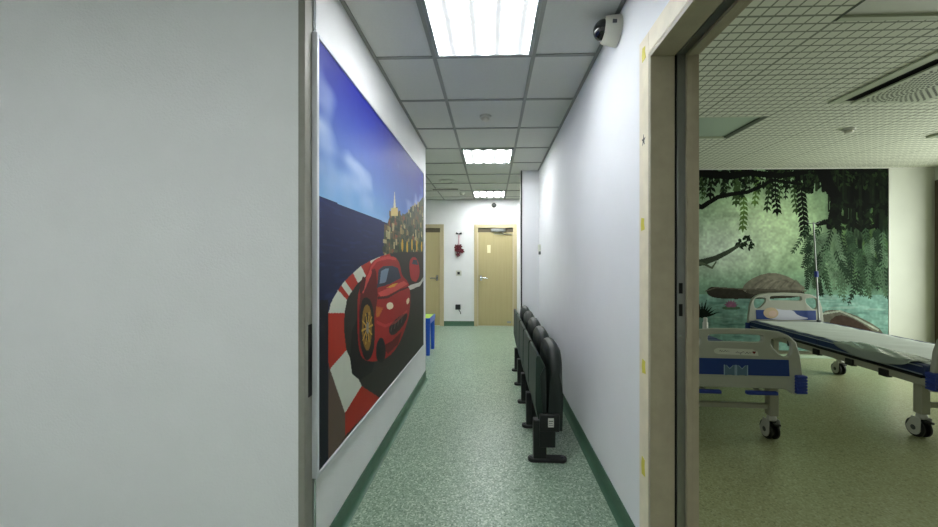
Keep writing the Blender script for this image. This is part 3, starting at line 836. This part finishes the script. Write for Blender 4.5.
# unlit ward panels
def ward_panel(x0, x1, y0, y1, label):
    t = thing('ceiling_panel', label, 'ceiling light', ((x0+x1)/2, (y0+y1)/2, CEIL), 0, 'unlit square panels in the ward ceiling')
    a, c_ = (x1-x0)/2, (y1-y0)/2
    b = BM(); wd = .012; dd = 0
    if x0 < 3:
        dk = BM(); box(dk, a-wd-.035, a, -c_, c_, .0, .078)
        obj('shadow_gap', dk, M['recess'], t) if y0 > 3 else obj('shadow_gap', box(BM(), -a, -a+.012, -c_, c_, -.002, .078), M['recess'], t)
        x_0, x_1 = (-a, a-wd-.035) if y0 > 3 else (-a+.012, a)
        box(b, x_0, x_1, -c_, -c_+.02, -.001, .078); box(b, x_0, x_1, c_-.03, c_, -.004, .078)
        obj('frame', b, M['acw'], t)
        obj('diffuser', box(BM(), x_0, x_1, -c_+.02, c_-.03, .010, .03), M['offpanel'] if y0 > 3 else M['white'], t)
        return
    b = BM(); wd = .02; dd = -.022
    box(b, -a, -a+wd, -c_, c_, dd, 0); box(b, a-wd, a, -c_, c_, dd, 0); box(b, -a+wd, a-wd, -c_, -c_+wd, dd, 0); box(b, -a+wd, a-wd, c_-wd, c_, dd, 0)
    obj('frame', b, M['acw'], t, bevel=.003)
    obj('diffuser', box(BM(), -a+wd, a-wd, -c_+wd, c_-wd, -.012, 0), M['offpanel'], t)
M['recess'] = mat('panel_gap_shade', (70, 78, 62), .6)  # dark tone painting the shade of the gap beside the ceiling panels
ward_panel(1.755, 2.355, gy(2.3, 3.14), gy(2.3, 3.70), 'unlit glassy ceiling panel just right of the ward door frame')
ward_panel(1.755, 2.355, gy(2, 1.29), gy(2, 1.89), 'unlit ceiling panel at the top edge, nearest in the ward')
ward_panel(4.28, 4.88, gy(4.4, 3.05), gy(4.4, 3.64), 'unlit ceiling panel farthest right in the ward ceiling')
# square perforated air diffuser
x0, x1 = 2.64, 3.30; y0, y1 = gy(2.64, 2.19), gy(2.64, 2.84)
t = thing('air_diffuser', 'square perforated air grille hanging below the ward ceiling', 'vent', ((x0+x1)/2, (y0+y1)/2, CEIL))
a, c_ = (x1-x0)/2, (y1-y0)/2
b = BM(); dd = -.012; wd = .05
box(b, -a-.03, -a+wd, -c_-.03, c_+.03, dd, 0); box(b, a-wd, a+.03, -c_-.03, c_+.03, dd, 0); box(b, -a+wd, a-wd, -c_-.03, -c_+wd, dd, 0); box(b, -a+wd, a-wd, c_-.02, c_+.03, dd, 0)
obj('frame', b, M['acw'], t, bevel=.004)
obj('plenum', box(BM(), -a+wd, a-wd, -c_+wd, c_-.02, -.008, 0), M['slot'], t)
px0, px1, py0, py1 = -a+wd+.045, a-wd, -c_+wd+.01, c_-.02
obj('face_plate', box(BM(), px0, px1, py0, py1, -.034, -.022), M['acw'], t, bevel=.002)
b = BM(); cxp, cyp = (px0+px1)/2+.02, (py0+py1)/2
for k in range(1, 16):
    rr_ = .0235*k; n = max(6, int(2*PI*rr_/.030))
    for i in range(n):
        an = 2*PI*(i+.5*(k % 2))/n; x, y = cxp+math.cos(an)*rr_, cyp+math.sin(an)*rr_
        if px0+.035 < x < px1-.02 and py0+.025 < y < py1-.03: cyl(b, (x, y, -.0346), (x, y, -.0338), .0085, n=6)
obj('perforations', b, M['slot'], t)['kind'] = 'stuff'

# ------------------------------------------------------------------ cameras
zc = 1.86; Yc = gy(XR, zc); Zc_ = CEIL-.076
t = thing('dome_camera', 'white dome security camera high on right wall at the ceiling', 'camera', (XR, Yc, Zc_))
t.rotation_euler = (0, R(4), 0)
obj('housing', lathe(BM(), (0, 0, 0), (-1, 0, 0), [(0, 0), (.073, 0), (.073, .008), (.070, .03), (.063, .07), (.057, .078), (0, .078)], n=40), M['camw'], t)
obj('dome', lathe(BM(), (-.074, 0, 0), (-1, 0, 0), [(.051, 0)]+[(.051*math.cos(q), .051*math.sin(q)) for q in [R(10*i) for i in range(1, 9)]]+[(0, .051)], n=32), M['glassb'], t)
for an in (40, 130, 220, 310): obj('screw', cyl(BM(), (-.077, math.cos(R(an))*.0545, math.sin(R(an))*.0545), (-.080, math.cos(R(an))*.0545, math.sin(R(an))*.0545), .0035, n=10), M['hub'], t)
obj('side_slot', box(BM(), -.05, -.03, -.0725, -.067, -.004, .012), M['hub'], t)
zc = zf; X = gx(494, zc)
t = thing('dome_camera', 'small black dome camera above the far door', 'camera', (X, YF, gz(205.5, zc)))
obj('base', lathe(BM(), (0, 0, 0), (0, -1, 0), [(0, 0), (.055, 0), (.055, .02), (.05, .028), (0, .028)]), M['white'], t)
obj('dome', lathe(BM(), (0, -.028, 0), (0, -1, 0), [(.048, 0)]+[(.048*math.cos(R(15*i)), .048*math.sin(R(15*i))) for i in range(1, 6)]+[(0, .044)]), M['glassb'], t)

# small things on the far wall
def fw(px, py): return (gx(px, zf), gz(py, zf))
x, z = fw(458.7, 273.2)
t = thing('wall_switch', 'square wall switch between the two far doors', 'switch', (x, YF, z))
obj('plate', box(BM(), -.055, .055, -.012, 0, -.05, .05), M['camw'], t, bevel=.004)
obj('button', box(BM(), -.028, .022, -.018, -.012, -.026, .026), M['black'], t, bevel=.003)
x, z = fw(458, 307)
t = thing('wall_socket', 'black wall socket low between the far doors with short dangling cord', 'socket', (x, YF, z))
obj('box', box(BM(), -.05, .05, -.05, 0, -.05, .05), M['black'], t, bevel=.006)
b = BM(); tube(b, [(.02, -.03, -.05), (.03, -.035, -.08), (.05, -.03, -.1), (.055, -.02, -.14)], .008)
obj('cord', b, M['hub'], t)
# hanging ornament
x, z = fw(458.8, 250)
t = thing('hanging_ornament', 'dark red flower ornament hanging from a small bow on far wall', 'ornament', (x, YF, z))
rn = random.Random(2)
b = BM()
for k in range(15):
    an = rn.uniform(0, 2*PI); r0 = rn.uniform(.0, .075); px_, pz_ = math.cos(an)*r0, math.sin(an)*r0*1.2
    for j in range(5):
        aa = j*2*PI/5+an; cyl(b, (px_, -.03, pz_), (px_+math.cos(aa)*.04, -.014-rn.uniform(0, .03), pz_+math.sin(aa)*.04), .010, .016, n=8)
obj('flower_cluster', b, M['orn'], t)
b = BM(); tube(b, [(0, -.012, .08), (0, -.010, .3)], .016, n=8); obj('ribbon', b, M['pink'], t)
b = BM()
for s in (-1, 1): cyl(b, (0, -.02, .315), (s*.055, -.02, .335), .008, .022, n=10)
obj('bow', b, M['dark'], t)
# thermostat on the right wall
Y = 4.86; zc = Y
t = thing('wall_control', 'small white control unit on right wall near the column corner', 'switch', (XR, Y, gz(250, zc)))
obj('body', box(BM(), -.03, 0, -.04, .04, -.02, .07), M['white'], t, bevel=.005)
obj('lower_cap', box(BM(), -.024, 0, -.03, .03, -.06, -.02), M['hub'], t, bevel=.004)

# ------------------------------------------------------------------ folding auditorium chairs
def make_chair():
    t = thing('folding_chair', '', 'chair', (0, 0, 0), 0, 'row of folded dark green chairs along the right wall')
    L = .47
    # backrest: tall pad, rounded over the top
    prof = [(.350, .20), (.354, .56), (.350, .64), (.356, .69), (.376, .722), (.405, .733), (.434, .722), (.453, .69), (.459, .64), (.456, .42), (.445, .20)]
    b = BM(); n = 12
    rings = []
    for i in range(n+1):
        q = i/n; y = .008+(L-.016)*q; e = min(q, 1-q)*n/4.2
        drop = .0 if e >= 1 else (1-math.sqrt(max(0, 1-(1-e)**2)))
        ring = []
        for (x, z) in prof:
            cxm = .40; zz = z-drop*.15*max(0, (z-.42)/.31); xx = cxm+(x-cxm)*(1-.6*drop*max(0, (z-.38)/.35))
            ring.append(b.verts.new((xx, y, zz)))
        rings.append(ring)
    for A, B in zip(rings[:-1], rings[1:]):
        for i in range(len(prof)):
            j = (i+1) % len(prof); b.faces.new((A[i], A[j], B[j], B[i]))
    b.faces.new(rings[0]); b.faces.new(rings[-1][::-1])
    obj('backrest', b, M['chair'], t)
    # seat tipped up flat against the back
    pr = [(.276, .36), (.280, .655), (.289, .676), (.304, .670), (.340, .605), (.344, .25), (.302, .225)]
    obj('seat', prism(BM(), pr, 'y', .012, L-.012), M['chairp'], t, bevel=.008, seg=3)
    obj('seat_edge', prism(BM(), [(.304, .55), (.332, .608), (.342, .60), (.344, .30), (.336, .25), (.322, .30)], 'y', .004, .012), M['chair'], t, bevel=.002)
    # side bracket with its own fixing box, post, foot
    b = box(BM(), .30, .425, -.012, .045, .20, .31); box(b, .30, .40, -.008, .05, .10, .22)
    obj('side_bracket', b, M['black'], t, bevel=.006)
    obj('post', box(BM(), .262, .345, .0, .055, .025, .27), M['black'], t, bevel=.005)
    pts = [(.232+.02-.02*math.cos(a), .03+.032*math.sin(a)) for a in [R(-90+22.5*i) for i in range(9)][::-1]]
    foot = []
    for i in range(13): a = R(90+15*i); foot.append((.262+.032*math.cos(a), .03+.032*math.sin(a)))
    for i in range(13): a = R(-90+15*i); foot.append((.445+.032*math.cos(a), .03+.032*math.sin(a)))
    f = obj('foot', prism(BM(), foot, 'z', 0, .024), M['black'], t, bevel=.005)
    for x in (.252, .45): obj('bolt', cyl(BM(), (x, .03, .024), (x, .03, .030), .011, n=14), M['hub'], f)
    return t
c0 = make_chair()
s = .985
labs = ['nearest folded dark green chair, with a white label on its side bracket', 'second folded dark green chair from the camera end of the row',
        'middle folded dark green chair of the five along the right wall', 'fourth folded dark green chair, last but one before the column',
        'farthest folded dark green chair, beside the column with dark edge']
ys = [gy(.35, q) for q in (2.33, 2.815, 3.30, 3.785, 4.27)]
c0.location = (0, ys[0], 0); c0['label'] = labs[0]
for i in range(1, 5): dup(c0, (0, ys[i], 0), 0, labs[i])
lbl = obj('side_label', box(BM(), .352, .388, -.0135, -.012, .232, .288), M['white'], c0)
lbl['label'] = 'white printed sticker'
b = box(box(box(BM(), .356, .384, -.0142, -.0135, .268, .273), .356, .380, -.0142, -.0135, .256, .259), .356, .384, -.0142, -.0135, .244, .247)
obj('print', b, M['ink'], lbl)
# ------------------------------------------------------------------ kids' table
Y0, Y1 = gy(-.83, 4.98), gy(-.83, 5.45); XT = -.835
t = thing('childrens_table', 'small blue plastic children\'s table with lime top beyond the poster wall', 'table', (XT-.25, (Y0+Y1)/2, 0))
hw, hd = .25, (Y1-Y0)/2; zt = .50
obj('table_top', box(BM(), -hw+.012, hw-.012, -hd+.012, hd-.012, zt-.01, zt+.004), M['toylime'], t, bevel=.003)
b = box(BM(), -hw, hw, -hd, -hd+.02, zt-.07, zt+.008); box(b, -hw, hw, hd-.02, hd, zt-.07, zt+.008, 1); box(b, -hw, -hw+.02, -hd+.02, hd-.02, zt-.07, zt+.008); box(b, hw-.02, hw, -hd+.02, hd-.02, zt-.07, zt+.008)
obj('apron', b, [M['toyblue'], M['toygreen']], t, bevel=.004)
for sx in (-1, 1):
    for sy in (-1, 1):
        b = BM(); cyl(b, (sx*(hw-.035), sy*(hd-.04), 0), (sx*(hw-.038), sy*(hd-.04), zt-.05), .026, .034, n=16)
        obj('leg', b, M['toyblue'], t)

# ------------------------------------------------------------------ hospital beds
K = 1.05
KX = .945
HALF = [(.0, .768), (.19, .764), (.30, .752), (.36, .728), (.405, .69), (.432, .61), (.447, .50), (.455, .42), (.457, .353), (.395, .353), (.375, .362), (.35, .380), (.30, .386), (.0, .386)]
def board(name, parent, y0, y1, lift=0.0, hi=0.0):
    def sc(p): 
        x, z = p; return (x*KX, (z+lift+(hi*max(0, (z-.4))/.37))*K)
    half = [sc(p) for p in HALF]
    outer = [(-x, z) for x, z in half[::-1]][:-1]+half[:-1]
    outer = [(-x, z) for x, z in half[1:][::-1]]+half
    # drop duplicated bottom centre
    outer = outer[1:] if abs(outer[0][0]) < 1e-6 else outer
    slot = [sc(p) for p in smooth_loop([(-.165, .730), (0, .733), (.165, .730), (.188, .722), (.188, .688), (.165, .680), (0, .683), (-.165, .680), (-.188, .688), (-.188, .722)], 2)]
    def hole(s): return [sc((s*x, z)) for x, z in smooth_loop([(.248, .708), (.30, .714), (.352, .710), (.378, .688), (.384, .630), (.364, .592), (.325, .590), (.285, .618), (.243, .660), (.238, .692)], 2)]
    bd = plate(name, outer, [slot, hole(1), hole(-1)], y0, y1, M['bed'], parent, bevel=.007)
    return bd, sc
def caster(parent, x, y, ztop, flip=1, name='caster'):
    e = obj(name, lathe(BM(), (x, y, ztop-.045), (0, 0, 1), [(0, 0), (.02, 0), (.03, .012), (.03, .03), (.022, .045), (0, .045)]), M['caster'], parent)
    r = .066; cx_, cy_ = x, y+.02*flip
    for s in (-1, 1):
        b = lathe(BM(), (cx_+s*.013, cy_, r), (s, 0, 0), [(.012, 0), (r-.008, 0), (r, .004), (r, .015), (r-.008, .019), (.012, .019)], n=36)
        obj('wheel', b, M['tyre'], e)
    b = BM()
    for s in (-1, 1):
        pts = [(cy_+.05*math.cos(a), r+.05*math.sin(a)) for a in [R(190+13*i) for i in range(14)]]+[(y+.03, ztop-.03), (y-.03, ztop-.03)]
        prism(b, pts, 'x', cx_+s*.034, cx_+s*.038)
    obj('cover', b, M['caster'], e)
    for s in (-1, 1):
        obj('hub', lathe(BM(), (cx_+s*.038, cy_, r), (s, 0, 0), [(0, .004), (.008, .004), (.018, .001), (.018, 0)], n=20), M['hub'], e)
    obj('brake_pedal', box(BM(), cx_-.022, cx_+.022, cy_-.085*flip if flip > 0 else cy_+.045, cy_-.045*flip if flip > 0 else cy_+.085, ztop-.06, ztop-.045), M['black'], e, bevel=.004)
    return e
def make_bed(label, loc, rz, foot_detail, head_hi):
    t = thing('hospital_bed', label, 'bed', loc, rz, 'hospital beds in the ward')
    LEN = 2.04
    fb, sc = board('footboard', t, -.035, .0, .01)
    for nm, yy, bd in (('f', -.035, fb),):
        pass
    def panel(bd, yface, sgn, scf):
        x0, z0 = scf((-.355, .470)); x1, z1 = scf((.355, .575))
        lo, hi_ = sorted((yface, yface+sgn*.003))
        obj('blue_panel', prism(BM(), [(x0, z0), (x1+.006, z0), (x1, z1), (x0-.006, z1)], 'y', lo, hi_), M['bblue'], bd, bevel=.001)
        lo, hi_ = sorted((yface, yface+sgn*.006))
        xa, za = scf((-.37, .458)); xb, zb = scf((.37, .468))
        obj('ledge', box(BM(), xa, xb, lo, hi_, za, zb), M['bed'], bd, bevel=.002)
    panel(fb, -.035, -1, sc)
    hb, sch = board('headboard', t, LEN, LEN+.035, .062, head_hi)
    panel(hb, LEN, -1, sch)
    # MM mark on the foot panel
    b = BM(); ml = BM()
    for c in (-.0415, .0415):
        xs = [(c-.038, .468), (c-.038, .543), (c-.024, .543), (c, .520), (c+.024, .543), (c+.038, .543), (c+.038, .468), (c+.018, .468), (c+.018, .480), (c-.018, .480), (c-.018, .468)]
        prism(b, [(x*KX, z*K) for x, z in xs], 'y', -.0395, -.038)
        for s in (-1, 1):
            box(ml, (c+s*.037)*KX-.003, (c+s*.037)*KX+.003, -.0402, -.0395, .468*K, .545*K)
        for s in (-1, 1):
            prism(ml, [(q[0]*KX, q[1]*K) for q in ((c+s*.024, .545), (c+s*.02, .537), (c, .518), (c, .523))], 'y', -.0402, -.0395)
    lg = obj('letter_mark', b, M['mark'], fb); lg['label'] = 'pale blue MM lettering'
    obj('letter_edge', ml, M['markl'], lg)
    # corner bumpers, all four
    for x in (-.388, .388):
        for y in (-.045, LEN-.01):
            b = BM(); xx = x*K
            for k in range(6): box(b, xx-.034, xx+.034, y-.012, y+.055, (.374+k*.0195)*K, (.374+k*.0195+.016)*K)
            box(b, xx-.030, xx+.030, y-.008, y+.05, .374*K, .490*K)
            obj('bumper', b, M['bump'], t, bevel=.004)
    # steel frame
    b = BM(); zr0, zr1 = .40, .455
    for s in (-1, 1): box(b, s*.40-.02, s*.40+.02, .02, LEN-.02, zr0, zr1)
    for y in (.06, .7, 1.35, 1.97): box(b, -.38, .38, y-.02, y+.02, zr0, zr1-.01)
    obj('bed_frame', b, M['bedm'], t, bevel=.004)
    b = BM()
    for s in (-1, 1):
        for y in (.32, .62, .98, 1.32, 1.66): box(b, s*.415-.02, s*.415+.02, y-.035, y+.035, .385, .44)
        box(b, s*.41-.018, s*.41+.018, .05, LEN-.05, .452, .466)
    obj('frame_clamp', b, M['dark'], t, bevel=.003)
    obj('bed_deck', box(BM(), -.39, .39, .03, LEN-.03, .456, .468), M['bedm'], t)
    for sx in (-1, 1):
        for y in (.135, 1.70):
            yy = y
            obj('leg', box(BM(), sx*.34-.030, sx*.34+.030, yy-.03, yy+.03, .175, zr0+.02), M['bedm'], t, bevel=.005)
            caster(t, sx*.34, yy, .178, 1)
    for y in (.135, 1.70):
        obj('crossbar', box(BM(), -.31, .31, y-.016, y+.016, .222, .256), M['bedm'], t, bevel=.004)
    # cranks folded under the footboard
    for x in (-.19, .17):
        b = BM(); cyl(b, (x, -.01, .392), (x, .25, .405), .011); c_ = obj('crank', b, M['bedm'], t)
        obj('crank_handle', box(BM(), x-.10, x+.10, -.045, -.012, .372, .398), M['bump'], c_, bevel=.009, seg=3)
    # mattress in four sections
    mt = None
    secs = [(.02, .60), (.605, .98), (.985, 1.28), (1.285, 2.03)]
    for y0, y1 in secs:
        m_ = obj('mattress', box(BM(), -.425, .425, y0, y1, .470, .548), M['matt'], t, bevel=.014, seg=3)
    b = BM()
    for z in (.482, .537):
        for s in (-1, 1): tube(b, [(s*.427, .04, z), (s*.427, 2.0, z)], .004, n=8)
    obj('piping', b, M['pipe'], t)
    return t, fb, hb, sch
ZA = 2.50
XA_ = 1.597*K
bedA, fbA, hbA, _ = make_bed('hospital bed nearest the door, its footboard marked with two letters', (gx(732.5, 2.54), gy(1.67, 2.54)+.0, 0), R(-3.5), True, .02)
# sticker with handwriting on bed A
st = obj('name_sticker', prism(BM(), [(x*KX, z*K) for x, z in [(-.118, .612), (.155, .606), (.150, .632), (.115, .646), (-.118, .652), (-.14, .645), (-.148, .632), (-.14, .618)]], 'y', -.0362, -.035), M['paper'], fbA)
st['label'] = 'handwritten paper sticker with a small red heart'
b = BM(); rs = random.Random(8)
def scrib(x0, x1, zc_):
    pts = []; n = int((x1-x0)/.006)
    for i in range(n+1): pts.append((x0+(x1-x0)*i/n, -.0366, zc_+rs.uniform(-.006, .007)))
    tube(b, pts, .0012, n=5)
scrib(-.105, -.04, .664); obj('handwriting', b, M['ink'], st); b = BM(); scrib(.0, .055, .658); scrib(.06, .10, .655); tube(b, [(.035, -.0366, .658), (.032, -.0366, .642)], .0015, n=5)
obj('handwriting', b, M['ink'], st)
obj('heart', prism(BM(), [(.118+.011*u_, .658+.010*v_) for u_, v_ in ((0, -1.1), (1, .1), (.9, .8), (.4, .95), (0, .5), (-.4, .95), (-.9, .8), (-1, .1))], 'y', -.0368, -.0362), M['red'], st)

# bed B
zc = 2.545
BX, BY = 2.92+.478+.0, gy(3.3, 2.545)
bedB, fbB, hbB, schB = make_bed('hospital bed beside the mural covered by a white paper sheet', (3.437, gy(3.4, 2.50), 0), R(-4.6), False, .02)
# cartoon-free sticker on the headboard of bed B
yb = 2.04-.003
b = BM(); e = lambda cx_, cz_, rx, rz_: [(cx_+rx*math.cos(2*PI*i/20), cz_+rz_*math.sin(2*PI*i/20)) for i in range(20)]
zb = schB((0, .535))[1]
o1 = obj('sticker', prism(BM(), smooth_loop([(-.25, zb-.01), (-.19, zb+.075), (-.10, zb+.06), (-.02, zb+.045), (.08, zb+.05), (.13, zb-.02), (.27, zb-.05), (.20, zb-.068), (-.1, zb-.078), (-.22, zb-.05)], 2), 'y', yb-.0012, yb), M['lilac'], hbB)
o1['label'] = 'pastel die-cut sticker'
obj('sticker_swirl', prism(BM(), e(-.17, zb+.008, .085, .068), 'y', yb-.002, yb-.0012), M['sand'], o1)
obj('sticker_dot', prism(BM(), e(-.15, zb+.0, .045, .038), 'y', yb-.0027, yb-.002), M['peach'], o1)

# paper sheet lying on bed B, drooping over its near side
def inb(p):   # bed-B local to world
    return bedB.matrix_basis @ Vector(p)
bpy.context.view_layer.update()
sheet_b = BM(); nx, ny = 22, 60
grid = []
for j in range(ny+1):
    y = .05+1.93*j/ny; row = []
    for i in range(nx+1):
        x = -.375+.72*i/nx
        z = .5515+.003*math.sin(x*14+y*5)*math.sin(y*9)+.0025*math.sin(y*31+x*9)
        row.append(sheet_b.verts.new((x, y, z)))
    grid.append(row)
for j in range(ny):
    for i in range(nx): sheet_b.faces.new((grid[j][i], grid[j][i+1], grid[j+1][i+1], grid[j+1][i]))
sh = obj('paper_sheet', sheet_b, M['sheet']); so = sh.modifiers.new('t', 'SOLIDIFY'); so.thickness = .0015; so.offset = 1
sh.location = bedB.location; sh.rotation_euler = bedB.rotation_euler
meta(sh, 'long white paper sheet spread over the navy mattress beside the mural', 'sheet')
# crumpled plastic draped over the side
pb = BM(); grid = []; nx, ny = 16, 40
for j in range(ny+1):
    y = .09+.66*j/ny; q = j/ny; row = []
    reach = .085*(math.sin(PI*q**.85)**.55 if 0 < q < 1 else 0)
    for i in range(nx+1):
        s_ = i/nx*(.20+reach)          # path length from inside edge
        if s_ < .2: x, z = -.245-s_, .561+.002*math.sin(y*23+s_*30)
        else:
            dz = s_-.2; x, z = -.452-.012*math.sin(dz*20)-.006*math.sin(y*17)-dz*.25, .556-dz*.75
        row.append(pb.verts.new((x, y, z+.0025*math.sin(y*29+i))))
    grid.append(row)
for j in range(ny):
    for i in range(nx): pb.faces.new((grid[j][i], grid[j][i+1], grid[j+1][i+1], grid[j+1][i]))
pl = obj('plastic_sheet', pb, M['plastic']); so = pl.modifiers.new('t', 'SOLIDIFY'); so.thickness = .001; so.offset = 1
pl.location = bedB.location; pl.rotation_euler = bedB.rotation_euler
meta(pl, 'crumpled translucent plastic hanging over the side of the sheeted bed', 'plastic sheet')

# drip stand pole fixed at the head of bed B
p_ = Vector((gx(819, 4.42), gy(3.93, 4.42), 0))
zt_ = gz(223, 4.5)
t = thing('drip_pole', 'thin steel drip pole with blue knob at the head of the sheeted bed', 'drip stand', (p_.x, p_.y, 0))
b = BM(); cyl(b, (0, 0, .551), (-.03, .0, 1.12), .009, n=14); obj('lower_tube', b, M['alu'], t)
b = BM(); cyl(b, (-.03, 0, 1.12), (-.065, 0, zt_), .007, n=12); obj('upper_tube', b, M['alu'], t)
b = BM(); cyl(b, (-.029, 0, 1.09), (-.032, 0, 1.16), .02, n=16); obj('knob', b, M['bump'], t)
b = BM()
for s_ in (-1, 1): tube(b, [(-.065, 0, zt_-.01), (-.065+s_*.05, 0, zt_-.015), (-.065+s_*.07, 0, zt_), (-.065+s_*.07, 0, zt_+.02)], .005, n=8)
obj('hook', b, M['hub'], t)
b = BM(); cyl(b, (0, 0, .551), (0, 0, .575), .022, n=16); obj('socket', b, M['hub'], t)

# small white bottle on bed A
q_ = (bedA.matrix_basis @ Vector((.39, 1.16, 0)))
t = thing('bottle', 'small white bottle standing at the edge of the nearer bed', 'bottle', (q_.x, q_.y, .5485))
obj('body', lathe(BM(), (0, 0, 0), (0, 0, 1), [(0, 0), (.032, 0), (.032, .008), (.026, .012), (.024, .12), (.015, .135), (0, .135)]), [M['white']], t)
obj('cap', lathe(BM(), (0, 0, .135), (0, 0, 1), [(0, 0), (.018, 0), (.018, .03), (.012, .036), (0, .036)]), M['white'], t)

# curtain at the corner of the window wall
b = BM(); n = 24; A = []
for i in range(n+1):
    y = 4.72+.26*i/n; x = XE-.045+.02*math.sin(i*1.7)
    A.append((b.verts.new((x, y, .06)), b.verts.new((x, y, 2.33))))
for i in range(n): b.faces.new((A[i][0], A[i+1][0], A[i+1][1], A[i][1]))
o = obj('curtain', b, M['curtain']); so = o.modifiers.new('t', 'SOLIDIFY'); so.thickness = .006; so.offset = 1
meta(o, 'dark brown curtain gathered in the ward corner at the photo edge', 'curtain')

# ------------------------------------------------------------------ light
wd_ = bpy.data.worlds.new('sky'); S.world = wd_; wd_.use_nodes = True
bg = wd_.node_tree.nodes['Background']; bg.inputs['Color'].default_value = (.94, 1.0, .93, 1); bg.inputs['Strength'].default_value = 7.5
for k, (a0, a1) in enumerate(((2.3, 4.55),)):
    ld = bpy.data.lights.new('window_portal', 'AREA'); ld.shape = 'RECTANGLE'; ld.size = a1-a0; ld.size_y = WZ1-WZ0
    ld.cycles.is_portal = True
    lo = bpy.data.objects.new('window_portal', ld); COL.objects.link(lo)
    lo.location = (XE+.19, (a0+a1)/2, (WZ0+WZ1)/2); lo.rotation_euler = (R(90), 0, R(90))
